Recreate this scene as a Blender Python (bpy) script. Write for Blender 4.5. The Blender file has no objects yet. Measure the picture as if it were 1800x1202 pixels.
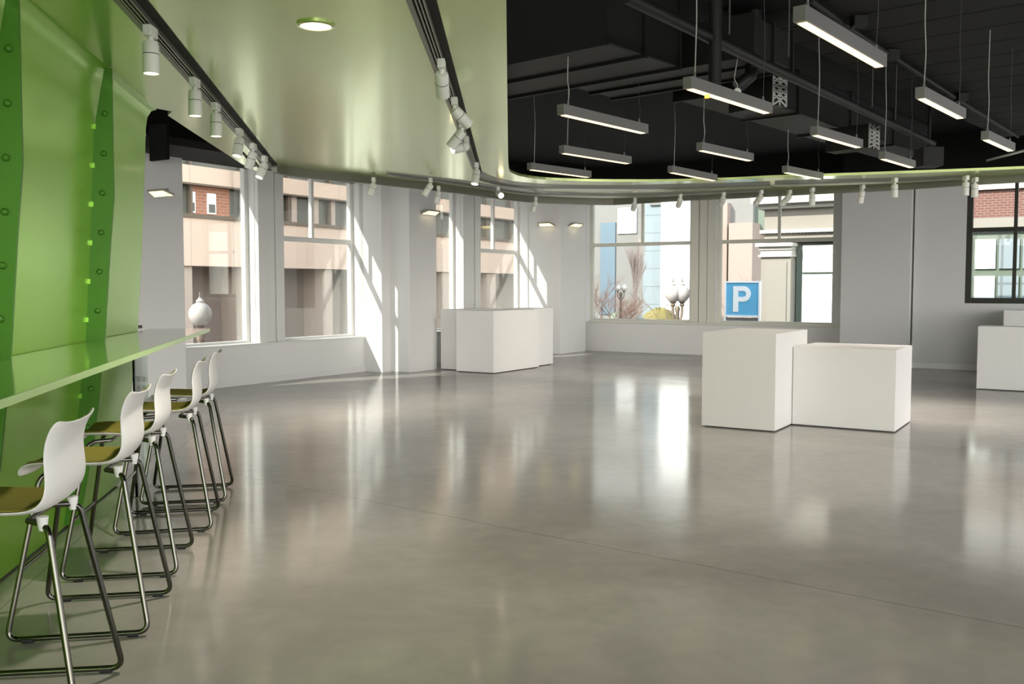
import bpy, bmesh, math, random
from mathutils import Vector, Matrix, Quaternion

random.seed(7)
scene = bpy.context.scene
col = scene.collection

# ------------------------------------------------------------------ camera
F_PX, PITCH, EYE = 1650.0, math.atan(95 / 1650.0), 1.5
cam_d = bpy.data.cameras.new('camera')
cam_d.sensor_fit = 'HORIZONTAL'; cam_d.sensor_width = 36.0
cam_d.lens = 36.0 * F_PX / 1800.0
cam_d.clip_end = 600
cam = bpy.data.objects.new('camera', cam_d); col.objects.link(cam)
cam.location = (0, 0, EYE); cam.rotation_euler = (math.pi / 2 - PITCH, 0, 0)
scene.camera = cam
vs = scene.view_settings
scene.display_settings.display_device = 'sRGB'
vs.view_transform = 'Standard'; vs.look = 'None'; vs.gamma = 1.0; vs.use_curve_mapping = False
vs.exposure = 0.88

# building axes: s runs along the street wall (away from the camera), t runs into the room
ANG = math.radians(32)
A0 = Vector((-2.69, 16.8, 0)); U = Vector((math.sin(ANG), math.cos(ANG), 0)); V = Vector((U.y, -U.x, 0))
def ST(s, t, z=0.0): return A0 + U * s + V * t + Vector((0, 0, z))
def to_st(p):
    d = Vector(p) - A0
    return d.dot(U), d.dot(V)
_c, _s = math.cos(PITCH), math.sin(PITCH)
def ray(px, py):
    x, y = (px - 900) / F_PX, (601 - py) / F_PX
    return Vector((x, _c + y * _s, -_s + y * _c))
def PZ(px, py, z):                      # point of the photograph on the level z
    d = ray(px, py); k = (z - EYE) / d.z
    return Vector((d.x * k, d.y * k, z))
def PT(px, py, t):                      # point on a plane parallel to the street wall
    d = ray(px, py); k = (t + A0.dot(V)) / d.dot(V)
    return Vector((d.x * k, d.y * k, EYE + d.z * k))
def PS(px, py, s):                      # point on a plane parallel to the far right wall
    d = ray(px, py); k = (s + A0.dot(U)) / d.dot(U)
    return Vector((d.x * k, d.y * k, EYE + d.z * k))
def PY(px, py, Y):
    d = ray(px, py); k = Y / d.y
    return Vector((d.x * k, Y, EYE + d.z * k))

# ------------------------------------------------------------------ sky, sun, daylight portals
world = bpy.data.worlds.new('world'); scene.world = world; world.use_nodes = True
wn = world.node_tree.nodes; wl = world.node_tree.links
for n in list(wn): wn.remove(n)
w_out = wn.new('ShaderNodeOutputWorld'); w_bg = wn.new('ShaderNodeBackground')
w_tc = wn.new('ShaderNodeTexCoord'); w_sep = wn.new('ShaderNodeSeparateXYZ'); w_ramp = wn.new('ShaderNodeValToRGB')
wl.new(w_tc.outputs['Generated'], w_sep.inputs[0]); wl.new(w_sep.outputs['Z'], w_ramp.inputs[0])
w_ramp.color_ramp.elements[0].position = 0.0; w_ramp.color_ramp.elements[0].color = (0.96, 0.92, 0.85, 1)
w_ramp.color_ramp.elements[1].position = 0.7; w_ramp.color_ramp.elements[1].color = (0.66, 0.77, 0.95, 1)
# sky brightened behind and to the right of the viewer, added to light the room
GLOW = (-U * 0.80 + V * 0.55 + Vector((0, 0, 0.32))).normalized()
w_dot = wn.new('ShaderNodeVectorMath'); w_dot.operation = 'DOT_PRODUCT'; w_dot.inputs[1].default_value = GLOW
w_mr = wn.new('ShaderNodeMapRange'); w_mr.interpolation_type = 'SMOOTHSTEP'
w_mr.inputs['From Min'].default_value = 0.25; w_mr.inputs['From Max'].default_value = 0.95
w_mr.inputs['To Min'].default_value = 1.0; w_mr.inputs['To Max'].default_value = 4.8
wl.new(w_tc.outputs['Generated'], w_dot.inputs[0]); wl.new(w_dot.outputs['Value'], w_mr.inputs['Value'])
wl.new(w_mr.outputs[0], w_bg.inputs['Strength'])
wl.new(w_ramp.outputs[0], w_bg.inputs['Color']); wl.new(w_bg.outputs[0], w_out.inputs['Surface'])

SUN_DIR = (U * 0.94 + V * 0.41 + Vector((0, 0, -0.70))).normalized()
sun_d = bpy.data.lights.new('sun', 'SUN'); sun_d.energy = 6.0; sun_d.angle = math.radians(0.53)
sun_d.color = (1.0, 0.955, 0.88)
sun = bpy.data.objects.new('sun', sun_d); col.objects.link(sun)
sun.rotation_euler = SUN_DIR.to_track_quat('-Z', 'Y').to_euler(); sun.location = (-30, -20, 30)

def portal(name, centre, normal, w, h):
    l = bpy.data.lights.new(name, 'AREA'); l.shape = 'RECTANGLE'; l.size = w; l.size_y = h
    l.cycles.is_portal = True
    o = bpy.data.objects.new(name, l); col.objects.link(o)
    o.location = centre
    zax = -Vector(normal).normalized(); yax = Vector((0, 0, 1)); xax = yax.cross(zax)
    o.rotation_euler = Matrix((xax, yax, zax)).transposed().to_euler()
    return o
EAST_T, BACK_S, TOP_Z = 16.0, -19.0, 4.3

# ------------------------------------------------------------------ mesh helpers
class MB:
    def __init__(self): self.bm = bmesh.new()
    def faces(self, verts, faces):
        vs_ = [self.bm.verts.new(v) for v in verts]
        for f in faces:
            try: self.bm.faces.new([vs_[i] for i in f])
            except ValueError: pass
        return self
    def frame_box(self, o, ax, ay, az):
        """box from corner o with edge vectors ax, ay, az"""
        o, ax, ay, az = Vector(o), Vector(ax), Vector(ay), Vector(az)
        p = [o, o + ax, o + ax + ay, o + ay]
        p += [q + az for q in p]
        f = [(0, 3, 2, 1), (4, 5, 6, 7), (0, 1, 5, 4), (1, 2, 6, 5), (2, 3, 7, 6), (3, 0, 4, 7)]
        if ax.cross(ay).dot(az) < 0: f = [tuple(reversed(q)) for q in f]
        return self.faces(p, f)
    def box(self, x0, x1, y0, y1, z0, z1):
        return self.frame_box((x0, y0, z0), (x1 - x0, 0, 0), (0, y1 - y0, 0), (0, 0, z1 - z0))
    def stbox(self, s0, s1, t0, t1, z0, z1):
        return self.frame_box(ST(s0, t0, z0), U * (s1 - s0), V * (t1 - t0), (0, 0, z1 - z0))
    def bar(self, a, b, w, h, up=(0, 0, 1)):
        a, b = Vector(a), Vector(b); d = b - a
        side = d.cross(Vector(up)).normalized(); upv = side.cross(d).normalized()
        return self.frame_box(a - side * w / 2 - upv * h / 2, side * w, upv * h, d)
    def tube(self, pts, r, n=10, closed=False):
        pts = [Vector(p) for p in pts]
        m = len(pts); rr = r if isinstance(r, (list, tuple)) else [r] * m
        rings = []; prev = None
        for i in range(m):
            if i == 0: d = pts[1] - pts[0]
            elif i == m - 1: d = pts[-1] - pts[-2]
            else: d = (pts[i + 1] - pts[i]).normalized() + (pts[i] - pts[i - 1]).normalized()
            d.normalize()
            if prev is None:
                a = d.orthogonal().normalized()
            else:
                a = (prev - d * prev.dot(d))
                a = a.normalized() if a.length > 1e-6 else d.orthogonal().normalized()
            prev = a; b = d.cross(a)
            rings.append([self.bm.verts.new(pts[i] + (a * math.cos(2 * math.pi * k / n) + b * math.sin(2 * math.pi * k / n)) * rr[i]) for k in range(n)])
        for i in range(m - 1):
            for k in range(n):
                self.bm.faces.new((rings[i][k], rings[i][(k + 1) % n], rings[i + 1][(k + 1) % n], rings[i + 1][k]))
        self.bm.faces.new(list(reversed(rings[0]))); self.bm.faces.new(rings[-1])
        return self
    def lathe(self, prof, n=24, axis_o=(0, 0, 0), M=None, ring=False):
        """prof: (r, z) list; M optional matrix"""
        o = Vector(axis_o); M = M or Matrix.Identity(4)
        rings = []
        for r, z in prof:
            rings.append([self.bm.verts.new(M @ (o + Vector((max(r, 1e-4) * math.cos(2 * math.pi * k / n), max(r, 1e-4) * math.sin(2 * math.pi * k / n), z)))) for k in range(n)])
        if ring: rings.append(rings[0])
        for i in range(len(rings) - 1):
            for k in range(n):
                self.bm.faces.new((rings[i][k], rings[i][(k + 1) % n], rings[i + 1][(k + 1) % n], rings[i + 1][k]))
        if not ring:
            self.bm.faces.new(list(reversed(rings[0]))); self.bm.faces.new(rings[-1])
        return self
    def prism(self, pts, z0, z1):
        """closed outline (x, y) extruded from z0 to z1"""
        n = len(pts)
        lo = [self.bm.verts.new((p[0], p[1], z0)) for p in pts]; hi = [self.bm.verts.new((p[0], p[1], z1)) for p in pts]
        self.bm.faces.new(list(reversed(lo))); self.bm.faces.new(hi)
        for i in range(n):
            j = (i + 1) % n
            self.bm.faces.new((lo[i], lo[j], hi[j], hi[i]))
        return self
    def slab_strip(self, a, b, z0, z1):
        """strip between two polylines a and b (same count), with thickness"""
        n = len(a)
        v = [[self.bm.verts.new((p[i].x, p[i].y, z)) for i in range(n)] for p, z in ((a, z0), (b, z0), (a, z1), (b, z1))]
        for i in range(n - 1):
            self.bm.faces.new((v[0][i], v[0][i + 1], v[1][i + 1], v[1][i]))
            self.bm.faces.new((v[2][i], v[3][i], v[3][i + 1], v[2][i + 1]))
            self.bm.faces.new((v[0][i], v[2][i], v[2][i + 1], v[0][i + 1]))
            self.bm.faces.new((v[1][i], v[1][i + 1], v[3][i + 1], v[3][i]))
        self.bm.faces.new((v[0][0], v[1][0], v[3][0], v[2][0])); self.bm.faces.new((v[0][-1], v[2][-1], v[3][-1], v[1][-1]))
        return self
    def move(self, M):
        self.bm.transform(M); return self

def fillet(pts, rad, n=6):
    pts = [Vector(p) for p in pts]; out = [pts[0]]
    for i in range(1, len(pts) - 1):
        p0, p, p1 = pts[i - 1], pts[i], pts[i + 1]
        a, b = (p0 - p).normalized(), (p1 - p).normalized()
        r = min(rad, (p0 - p).length * .45, (p1 - p).length * .45)
        A, B = p + a * r, p + b * r
        for k in range(n + 1):
            t = k / n
            out.append(A * (1 - t) ** 2 + p * 2 * t * (1 - t) + B * t * t)
    out.append(pts[-1]); return out

def obj(name, mb, mat, parent=None, world=True, smooth=False, bevel=0.0, structure=False):
    """link one mesh object.  world=True: vertices were given in world space"""
    bm = mb.bm
    bmesh.ops.recalc_face_normals(bm, faces=bm.faces)
    me = bpy.data.meshes.new(name)
    if parent is not None and world:
        M = Matrix.Identity(4); p = parent; chain = []
        while p is not None: chain.append(p); p = p.parent
        for q in reversed(chain): M = M @ Matrix.LocRotScale(q.location, q.rotation_euler, q.scale)
        bm.transform(M.inverted())
    loc = None
    if parent is None:
        xs = [v.co for v in bm.verts]
        loc = Vector(((min(v.x for v in xs) + max(v.x for v in xs)) / 2, (min(v.y for v in xs) + max(v.y for v in xs)) / 2, min(v.z for v in xs)))
        bm.transform(Matrix.Translation(-loc))
    bm.to_mesh(me); bm.free()
    o = bpy.data.objects.new(name, me); col.objects.link(o)
    if loc is not None: o.location = loc
    o.parent = parent
    me.materials.append(mat)
    if smooth:
        me.polygons.foreach_set('use_smooth', [True] * len(me.polygons))
        me.set_sharp_from_angle(angle=math.radians(40))
    if bevel:
        m = o.modifiers.new('bevel', 'BEVEL'); m.width = bevel; m.segments = 2; m.limit_method = 'ANGLE'; m.angle_limit = math.radians(40)
    if structure: o['kind'] = 'structure'
    return o

def thing(name, label, cat, loc=(0, 0, 0), rotz=0.0, group=None):
    o = bpy.data.objects.new(name, None); col.objects.link(o)
    o.empty_display_size = 0.1
    o.location = loc; o.rotation_euler = (0, 0, rotz)
    o['label'] = label; o['category'] = cat
    if group: o['group'] = group
    return o
def tag(o, label, cat, group=None):
    o['label'] = label; o['category'] = cat
    if group: o['group'] = group
    return o
def dup(root, loc, rotz, label, group=None):
    def rec(o, parent):
        c = o.copy(); col.objects.link(c); c.parent = parent
        for ch in [q for q in bpy.data.objects if q.parent == o and q is not c]: rec(ch, c)
        return c
    r = rec(root, None); r.location = loc; r.rotation_euler = (0, 0, rotz); r['label'] = label
    if group: r['group'] = group
    return r

# ------------------------------------------------------------------ materials
def mat_base(name):
    m = bpy.data.materials.new(name); m.use_nodes = True
    nt = m.node_tree; b = nt.nodes['Principled BSDF']
    return m, nt, b
def mat(name, color, rough=0.5, metal=0.0, var=0.06, scale=4.0, bump=0.0, bscale=60.0, spec=0.5, emit=None, estr=0.0, coat=0.0, stretch=None, rvar=0.0):
    m, nt, b = mat_base(name); N, L = nt.nodes, nt.links
    tc = N.new('ShaderNodeTexCoord'); mp = N.new('ShaderNodeMapping'); nz = N.new('ShaderNodeTexNoise')
    if stretch: mp.inputs['Scale'].default_value = stretch
    L.new(tc.outputs['Object'], mp.inputs[0]); L.new(mp.outputs[0], nz.inputs['Vector'])
    nz.inputs['Scale'].default_value = scale; nz.inputs['Detail'].default_value = 5
    mx = N.new('ShaderNodeMix'); mx.data_type = 'RGBA'
    c = Vector(color)
    mx.inputs[6].default_value = (*(c * (1 - var)), 1); mx.inputs[7].default_value = (*[min(1, x * (1 + var)) for x in c], 1)
    L.new(nz.outputs['Fac'], mx.inputs[0]); L.new(mx.outputs[2], b.inputs['Base Color'])
    b.inputs['Roughness'].default_value = rough; b.inputs['Metallic'].default_value = metal
    b.inputs['Specular IOR Level'].default_value = spec; b.inputs['Coat Weight'].default_value = coat
    b.inputs['Coat Roughness'].default_value = 0.12
    if rvar:
        mr = N.new('ShaderNodeMapRange'); mr.inputs['To Min'].default_value = rough - rvar; mr.inputs['To Max'].default_value = rough + rvar
        L.new(nz.outputs['Fac'], mr.inputs['Value']); L.new(mr.outputs[0], b.inputs['Roughness'])
    if bump:
        n2 = N.new('ShaderNodeTexNoise'); n2.inputs['Scale'].default_value = bscale; n2.inputs['Detail'].default_value = 3
        L.new(mp.outputs[0], n2.inputs['Vector'])
        bp = N.new('ShaderNodeBump'); bp.inputs['Strength'].default_value = bump; bp.inputs['Distance'].default_value = 0.01
        L.new(n2.outputs['Fac'], bp.inputs['Height']); L.new(bp.outputs[0], b.inputs['Normal'])
    if emit:
        b.inputs['Emission Color'].default_value = (*emit, 1); b.inputs['Emission Strength'].default_value = estr
    return m

def mat_glass(name, tint=(0.93, 0.96, 0.94), gloss=0.75):
    m = bpy.data.materials.new(name); m.use_nodes = True; nt = m.node_tree; N, L = nt.nodes, nt.links
    for n in list(N): N.remove(n)
    o = N.new('ShaderNodeOutputMaterial'); mix = N.new('ShaderNodeMixShader'); tr = N.new('ShaderNodeBsdfTransparent'); gl = N.new('ShaderNodeBsdfGlossy')
    fr = N.new('ShaderNodeFresnel'); fr.inputs['IOR'].default_value = 1.5
    mu = N.new('ShaderNodeMath'); mu.operation = 'MULTIPLY'; mu.inputs[1].default_value = gloss
    nz = N.new('ShaderNodeTexNoise'); nz.inputs['Scale'].default_value = 1.5
    mx = N.new('ShaderNodeMix'); mx.data_type = 'RGBA'
    mx.inputs[6].default_value = (*[c * .99 for c in tint], 1); mx.inputs[7].default_value = (*tint, 1)
    L.new(nz.outputs['Fac'], mx.inputs[0]); L.new(mx.outputs[2], tr.inputs['Color'])
    gl.inputs['Roughness'].default_value = 0.0
    L.new(fr.outputs[0], mu.inputs[0]); L.new(mu.outputs[0], mix.inputs[0])
    L.new(tr.outputs[0], mix.inputs[1]); L.new(gl.outputs[0], mix.inputs[2]); L.new(mix.outputs[0], o.inputs['Surface'])
    return m

def mat_floor():
    m, nt, b = mat_base('polished_concrete'); N, L = nt.nodes, nt.links
    tc = N.new('ShaderNodeTexCoord')
    n1 = N.new('ShaderNodeTexNoise'); n1.inputs['Scale'].default_value = 0.55; n1.inputs['Detail'].default_value = 8; n1.inputs['Roughness'].default_value = 0.58; n1.inputs['Distortion'].default_value = 0.6
    n2 = N.new('ShaderNodeTexNoise'); n2.inputs['Scale'].default_value = 9; n2.inputs['Detail'].default_value = 6
    L.new(tc.outputs['Object'], n1.inputs['Vector']); L.new(tc.outputs['Object'], n2.inputs['Vector'])
    r = N.new('ShaderNodeValToRGB'); r.color_ramp.elements[0].position = 0.3; r.color_ramp.elements[1].position = 0.72
    r.color_ramp.elements[0].color = (0.255, 0.238, 0.211, 1); r.color_ramp.elements[1].color = (0.385, 0.362, 0.327, 1)
    L.new(n1.outputs['Fac'], r.inputs[0])
    mx = N.new('ShaderNodeMix'); mx.data_type = 'RGBA'; mx.blend_type = 'OVERLAY'; mx.inputs[0].default_value = 0.12
    L.new(r.outputs[0], mx.inputs[6]); L.new(n2.outputs['Fac'], mx.inputs[7])
    # hairline joints cut in the slab
    geo = N.new('ShaderNodeNewGeometry'); wob = N.new('ShaderNodeTexNoise'); wob.inputs['Scale'].default_value = 1.3; wob.inputs['Detail'].default_value = 4
    L.new(geo.outputs['Position'], wob.inputs['Vector'])
    prev = mx.outputs[2]
    for (pa, pb, wid, wamp) in ((PZ(527, 857, 0), PZ(1500, 1046, 0), 0.005, 0.05), (PZ(0, 1071, 0), PZ(236, 860, 0), 0.004, 0.0)):
        d = (pb - pa).normalized(); nrm = Vector((-d.y, d.x, 0))
        dp = N.new('ShaderNodeVectorMath'); dp.operation = 'DOT_PRODUCT'; dp.inputs[1].default_value = nrm
        L.new(geo.outputs['Position'], dp.inputs[0])
        ma = N.new('ShaderNodeMath'); ma.operation = 'MULTIPLY_ADD'; ma.inputs[1].default_value = wamp; ma.inputs[2].default_value = -pa.dot(nrm) - wamp * .5
        L.new(wob.outputs['Fac'], ma.inputs[0])
        ad = N.new('ShaderNodeMath'); ad.operation = 'ADD'; L.new(dp.outputs['Value'], ad.inputs[0]); L.new(ma.outputs[0], ad.inputs[1])
        ab = N.new('ShaderNodeMath'); ab.operation = 'ABSOLUTE'; L.new(ad.outputs[0], ab.inputs[0])
        lt_ = N.new('ShaderNodeMath'); lt_.operation = 'LESS_THAN'; lt_.inputs[1].default_value = wid; L.new(ab.outputs[0], lt_.inputs[0])
        sc_ = N.new('ShaderNodeMath'); sc_.operation = 'MULTIPLY'; sc_.inputs[1].default_value = 0.55; L.new(lt_.outputs[0], sc_.inputs[0])
        m2 = N.new('ShaderNodeMix'); m2.data_type = 'RGBA'; m2.inputs[7].default_value = (0.10, 0.09, 0.075, 1)
        L.new(sc_.outputs[0], m2.inputs[0]); L.new(prev, m2.inputs[6]); prev = m2.outputs[2]
    L.new(prev, b.inputs['Base Color'])
    mr = N.new('ShaderNodeMapRange'); mr.inputs['From Min'].default_value = 0.3; mr.inputs['From Max'].default_value = 0.7
    mr.inputs['To Min'].default_value = 0.09; mr.inputs['To Max'].default_value = 0.17
    L.new(n1.outputs['Fac'], mr.inputs['Value']); L.new(mr.outputs[0], b.inputs['Roughness'])
    n3 = N.new('ShaderNodeTexNoise'); n3.inputs['Scale'].default_value = 2.5; n3.inputs['Detail'].default_value = 0.0
    L.new(tc.outputs['Object'], n3.inputs['Vector'])
    bp = N.new('ShaderNodeBump'); bp.inputs['Strength'].default_value = 0.03; bp.inputs['Distance'].default_value = 0.02
    L.new(n3.outputs['Fac'], bp.inputs['Height']); L.new(bp.outputs[0], b.inputs['Normal'])
    # sealed concrete: matt body under a glossy sealer whose grazing reflection levels off
    df = N.new('ShaderNodeBsdfDiffuse'); gl = N.new('ShaderNodeBsdfGlossy'); ms = N.new('ShaderNodeMixShader')
    fr = N.new('ShaderNodeFresnel'); fr.inputs['IOR'].default_value = 1.62
    mn = N.new('ShaderNodeMath'); mn.operation = 'MINIMUM'; mn.inputs[1].default_value = 0.405
    L.new(fr.outputs[0], mn.inputs[0]); L.new(mn.outputs[0], ms.inputs[0])
    L.new(prev, df.inputs['Color']); L.new(mr.outputs[0], gl.inputs['Roughness']); gl.inputs['Color'].default_value = (1, 1, 1, 1)
    L.new(bp.outputs[0], gl.inputs['Normal'])
    L.new(df.outputs[0], ms.inputs[1]); L.new(gl.outputs[0], ms.inputs[2])
    L.new(ms.outputs[0], N['Material Output'].inputs['Surface']); N.remove(b)
    return m

def mat_brick(name, c1, c2, mortar, scale, w=0.5, h=0.25, rot=0.0, msize=0.02, rough=0.8, offset=0.5):
    m, nt, b = mat_base(name); N, L = nt.nodes, nt.links
    tc = N.new('ShaderNodeTexCoord'); sep = N.new('ShaderNodeSeparateXYZ'); comb = N.new('ShaderNodeCombineXYZ')
    dotn = N.new('ShaderNodeVectorMath'); dotn.operation = 'DOT_PRODUCT'; dotn.inputs[1].default_value = (math.cos(rot), math.sin(rot), 0)
    L.new(tc.outputs['Object'], dotn.inputs[0]); L.new(tc.outputs['Object'], sep.inputs[0])
    L.new(dotn.outputs['Value'], comb.inputs[0]); L.new(sep.outputs['Z'], comb.inputs[1])
    br = N.new('ShaderNodeTexBrick'); br.inputs['Scale'].default_value = scale; br.inputs['Mortar Size'].default_value = msize
    br.inputs['Brick Width'].default_value = w; br.inputs['Row Height'].default_value = h; br.offset = offset
    br.inputs['Color1'].default_value = (*c1, 1); br.inputs['Color2'].default_value = (*c2, 1); br.inputs['Mortar'].default_value = (*mortar, 1)
    L.new(comb.outputs[0], br.inputs['Vector']); L.new(br.outputs['Color'], b.inputs['Base Color'])
    b.inputs['Roughness'].default_value = rough
    return m

M = {}
M['floor'] = mat_floor()
M['white'] = mat('white_wall_paint', (0.74, 0.735, 0.72), 0.6, var=0.02, bump=0.03, bscale=90)
M['grey_wall'] = mat('grey_wall_paint', (0.62, 0.62, 0.615), 0.6, var=0.02, bump=0.03, bscale=90)
M['plinth'] = mat('white_plinth_laminate', (0.76, 0.745, 0.72), 0.42, var=0.015)
M['black'] = mat('black_ceiling_paint', (0.006, 0.006, 0.0055), 0.8, spec=0.15, var=0.3, scale=1.2, bump=0.2, bscale=5)
M['duct'] = mat('black_duct_paint', (0.009, 0.009, 0.0085), 0.5, spec=0.3, var=0.25, scale=2)
M['deck'] = mat('black_deck_paint', (0.016, 0.0155, 0.014), 0.7, spec=0.2, var=0.3, scale=0.8, bump=0.4, bscale=3, stretch=(1, 0.25, 1))
M['green_wall'] = mat('green_metal_wall_paint', (0.29, 0.57, 0.055), 0.27, metal=0.4, var=0.05, scale=1.5, coat=0.2)
M['green_rib'] = mat('dark_green_rib_paint', (0.062, 0.20, 0.013), 0.42, metal=0.2, var=0.05, scale=2)
M['green_ceil'] = mat('green_ceiling_panel_paint', (0.66, 0.78, 0.33), 0.22, metal=0.7, var=0.06, scale=1.2, bump=0.05, bscale=2.2, coat=0.4)
M['grey_metal'] = mat('grey_track_metal', (0.26, 0.255, 0.225), 0.4, metal=0.6, var=0.08, scale=6)
M['fascia'] = mat('grey_fascia_metal', (0.17, 0.165, 0.135), 0.4, metal=0.3, var=0.08, scale=3)
M['slot'] = mat('dark_slot_metal', (0.010, 0.010, 0.008), 0.6, spec=0.2, var=0.1)
M['rail'] = mat('track_rail_metal', (0.35, 0.34, 0.30), 0.35, metal=0.8, var=0.05)
M['spot_white'] = mat('white_spotlight_enamel', (0.78, 0.77, 0.73), 0.35, var=0.02)
M['spot_dark'] = mat('dark_lamp_ring', (0.05, 0.05, 0.05), 0.5, var=0.1)
M['lamp_on'] = mat('lit_warm_lens', (1, 0.9, 0.7), 0.4, emit=(1.0, 0.82, 0.55), estr=3.0)
M['downlight_on'] = mat('lit_downlight_lens', (1, 0.93, 0.8), 0.4, emit=(1.0, 0.86, 0.62), estr=0.75)
M['tube_on'] = mat('lit_linear_diffuser', (1, 0.9, 0.7), 0.4, emit=(1.0, 0.74, 0.42), estr=1.0)
M['wall_lamp_on'] = mat('lit_wall_lamp_diffuser', (1, 0.9, 0.6), 0.4, emit=(1.0, 0.78, 0.34), estr=1.1)
M['pend_grey'] = mat('grey_pendant_aluminium', (0.24, 0.235, 0.225), 0.42, metal=0.3, var=0.04)
M['cable'] = mat('pale_suspension_cable', (0.40, 0.40, 0.38), 0.5, var=0.03)
M['wire'] = mat('dark_suspension_wire', (0.05, 0.05, 0.048), 0.5, var=0.03)
M['chrome'] = mat('chromed_steel', (0.13, 0.125, 0.11), 0.12, metal=1.0, var=0.04)
M['shell'] = mat('white_plastic_shell', (0.80, 0.785, 0.76), 0.38, var=0.015)
M['pad'] = mat('olive_green_seat_fabric', (0.23, 0.205, 0.02), 0.85, var=0.12, scale=40, bump=0.2, bscale=300)
M['rubber'] = mat('black_rubber', (0.015, 0.015, 0.015), 0.7, var=0.1)
M['bar_top'] = mat('green_tinted_glass_top', (0.16, 0.25, 0.075), 0.10, metal=0.0, var=0.04, spec=0.8, coat=0.6)
M['bar_edge'] = mat('pale_green_glass_edge', (0.42, 0.62, 0.22), 0.25, var=0.04)
M['glass'] = mat_glass('window_glass', (0.94, 0.955, 0.935), 0.42)
M['leg_glass'] = mat_glass('bar_leg_glass', (0.80, 0.90, 0.84), 1.0)
M['frame_white'] = mat('white_window_frame', (0.72, 0.72, 0.69), 0.45, var=0.02)
M['frame_beige'] = mat('putty_window_frame', (0.70, 0.69, 0.61), 0.5, var=0.03)
M['frame_black'] = mat('black_window_frame', (0.018, 0.016, 0.014), 0.4, var=0.1)
M['disc'] = mat('white_sensor_plastic', (0.75, 0.75, 0.73), 0.5, var=0.02)
M['orange'] = mat('orange_tape', (0.75, 0.33, 0.01), 0.6, var=0.05)
M['grille'] = mat('pale_grille_paint', (0.42, 0.42, 0.40), 0.5, var=0.05)

# =================================================================== ROOM SHELL
# plan in (s, t): street wall t=0, far right wall s=7.26 then s=6.1, glazed wall t=16 and back wall s=-19 behind the viewer
def flat_poly(pts, z0, z1):
    return MB().prism([(ST(s, t).x, ST(s, t).y) for s, t in pts], z0, z1)
obj('floor', flat_poly([(-19.4, -0.45), (7.7, -0.45), (7.7, 8.2), (6.5, 8.2), (6.5, 16.4), (-19.4, 16.4)], -0.3, 0.0), M['floor'], structure=True)
obj('ceiling', flat_poly([(-19.4, -0.45), (7.7, -0.45), (7.7, 8.2), (6.5, 8.2), (6.5, 16.4), (-19.4, 16.4)], TOP_Z, TOP_Z + 0.25), M['black'], structure=True)

SILL_L, HEAD_L, TR_L = 0.60, 3.62, 2.31
SILL_R, HEAD_R, TR_R = 0.68, 3.78, 2.52
WIN_L = [(-4.42, -2.40), (-1.84, 0.06), (1.33, 3.20), (3.86, 5.75)]
mb = MB()
mb.stbox(-19.4, 7.7, -0.45, 0.0, 0, SILL_L)
edges = [-19.4] + [e for w in WIN_L for e in w] + [7.7]
for i in range(0, len(edges), 2):
    narrow = i in (2, 6)
    mb.stbox(edges[i], edges[i + 1], -0.34, -0.10 if narrow else 0.0, SILL_L, HEAD_L)
mb.stbox(-4.6, 7.7, -0.72, -0.45, 3.66, TOP_Z)      # unseen cornice on the street side, shaped to cut off the high sun
obj('wall_left', mb, M['white'], structure=True)
# wall running right from the corner, below / above / between its two windows
WIN_R = [(0.73, 3.33), (3.93, 6.49)]
mb = MB()
mb.stbox(7.26, 7.7, -0.45, 8.2, 0, SILL_R)
mb.stbox(7.26, 7.7, -0.45, 0.73, SILL_R, HEAD_R)
mb.stbox(7.40, 7.7, 3.33, 3.93, SILL_R, HEAD_R)
mb.stbox(7.26, 7.7, 6.49, 8.2, SILL_R, HEAD_R)
obj('wall_far', mb, M['white'], structure=True)
RW = 6.10
PR_ = to_st(PS(1597, 600, 5.95))[1]
wl_, wr_ = to_st(PS(1695, 533, RW))[1], to_st(PS(1905, 533, RW))[1]
DW_Z0, DW_Z1 = PS(1695, 533, RW).z, 3.5
mb = MB()
mb.stbox(RW, 6.5, PR_ + .035, wl_, 0, 3.62)
mb.stbox(RW, 6.5, wl_, wr_, 0, DW_Z0)
mb.stbox(RW, 6.5, wl_, wr_, DW_Z1, 3.62)
mb.stbox(RW, 6.5, wr_, EAST_T + 0.4, 0, 3.62)
obj('wall_right', mb, M['grey_wall'], structure=True)
# black-painted bulkheads above the window heads
obj('bulkhead_left', MB().stbox(-19.4, 7.7, -0.45, 0.0, HEAD_L, TOP_Z), M['black'], structure=True)
obj('bulkhead_far', MB().stbox(7.26, 7.7, 0.0, 8.2, HEAD_R, TOP_Z), M['black'], structure=True)
obj('bulkhead_right', MB().stbox(RW, 6.5, 8.0, EAST_T + .4, 3.62, TOP_Z), M['black'], structure=True)
# columns
def column(name, s0, s1, t0, t1, z1, m):
    return obj(name, MB().stbox(s0, s1, t0, t1, 0, z1), m, structure=True, bevel=0.006)
column('column_1', -5.30, -4.47, 0.0, 0.80, 3.22, M['grey_wall'])
column('column_2', 0.30, 1.10, 0.0, 0.85, HEAD_L, M['white'])
column('column_3', 5.79, 7.02, 0.0, 0.85, HEAD_L, M['white'])
pl_, pr_ = to_st(PS(1476, 600, 5.95))[1], to_st(PS(1597, 600, 5.95))[1]
obj('column_4', MB().stbox(5.95, 7.26, pl_, pr_, 0, 3.62), M['grey_wall'], structure=True)
obj('trim_2', MB().stbox(6.22, 6.5, pr_, pr_ + .035, 0, 3.62), M['grey_wall'], structure=True)
obj('trim_1', MB().stbox(0.06, 0.30, -0.10, 0.42, 0, HEAD_L), M['white'], structure=True, bevel=0.004)
for a_ in ((0.30, 1.10, 0.0, 0.85, HEAD_L), (5.79, 7.02, 0.0, 0.85, HEAD_L), (5.95, 7.26, pl_, pr_, 3.62)):
    obj('bulkhead_column', MB().stbox(*a_[:4], a_[4], TOP_Z), M['black'], structure=True)
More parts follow.
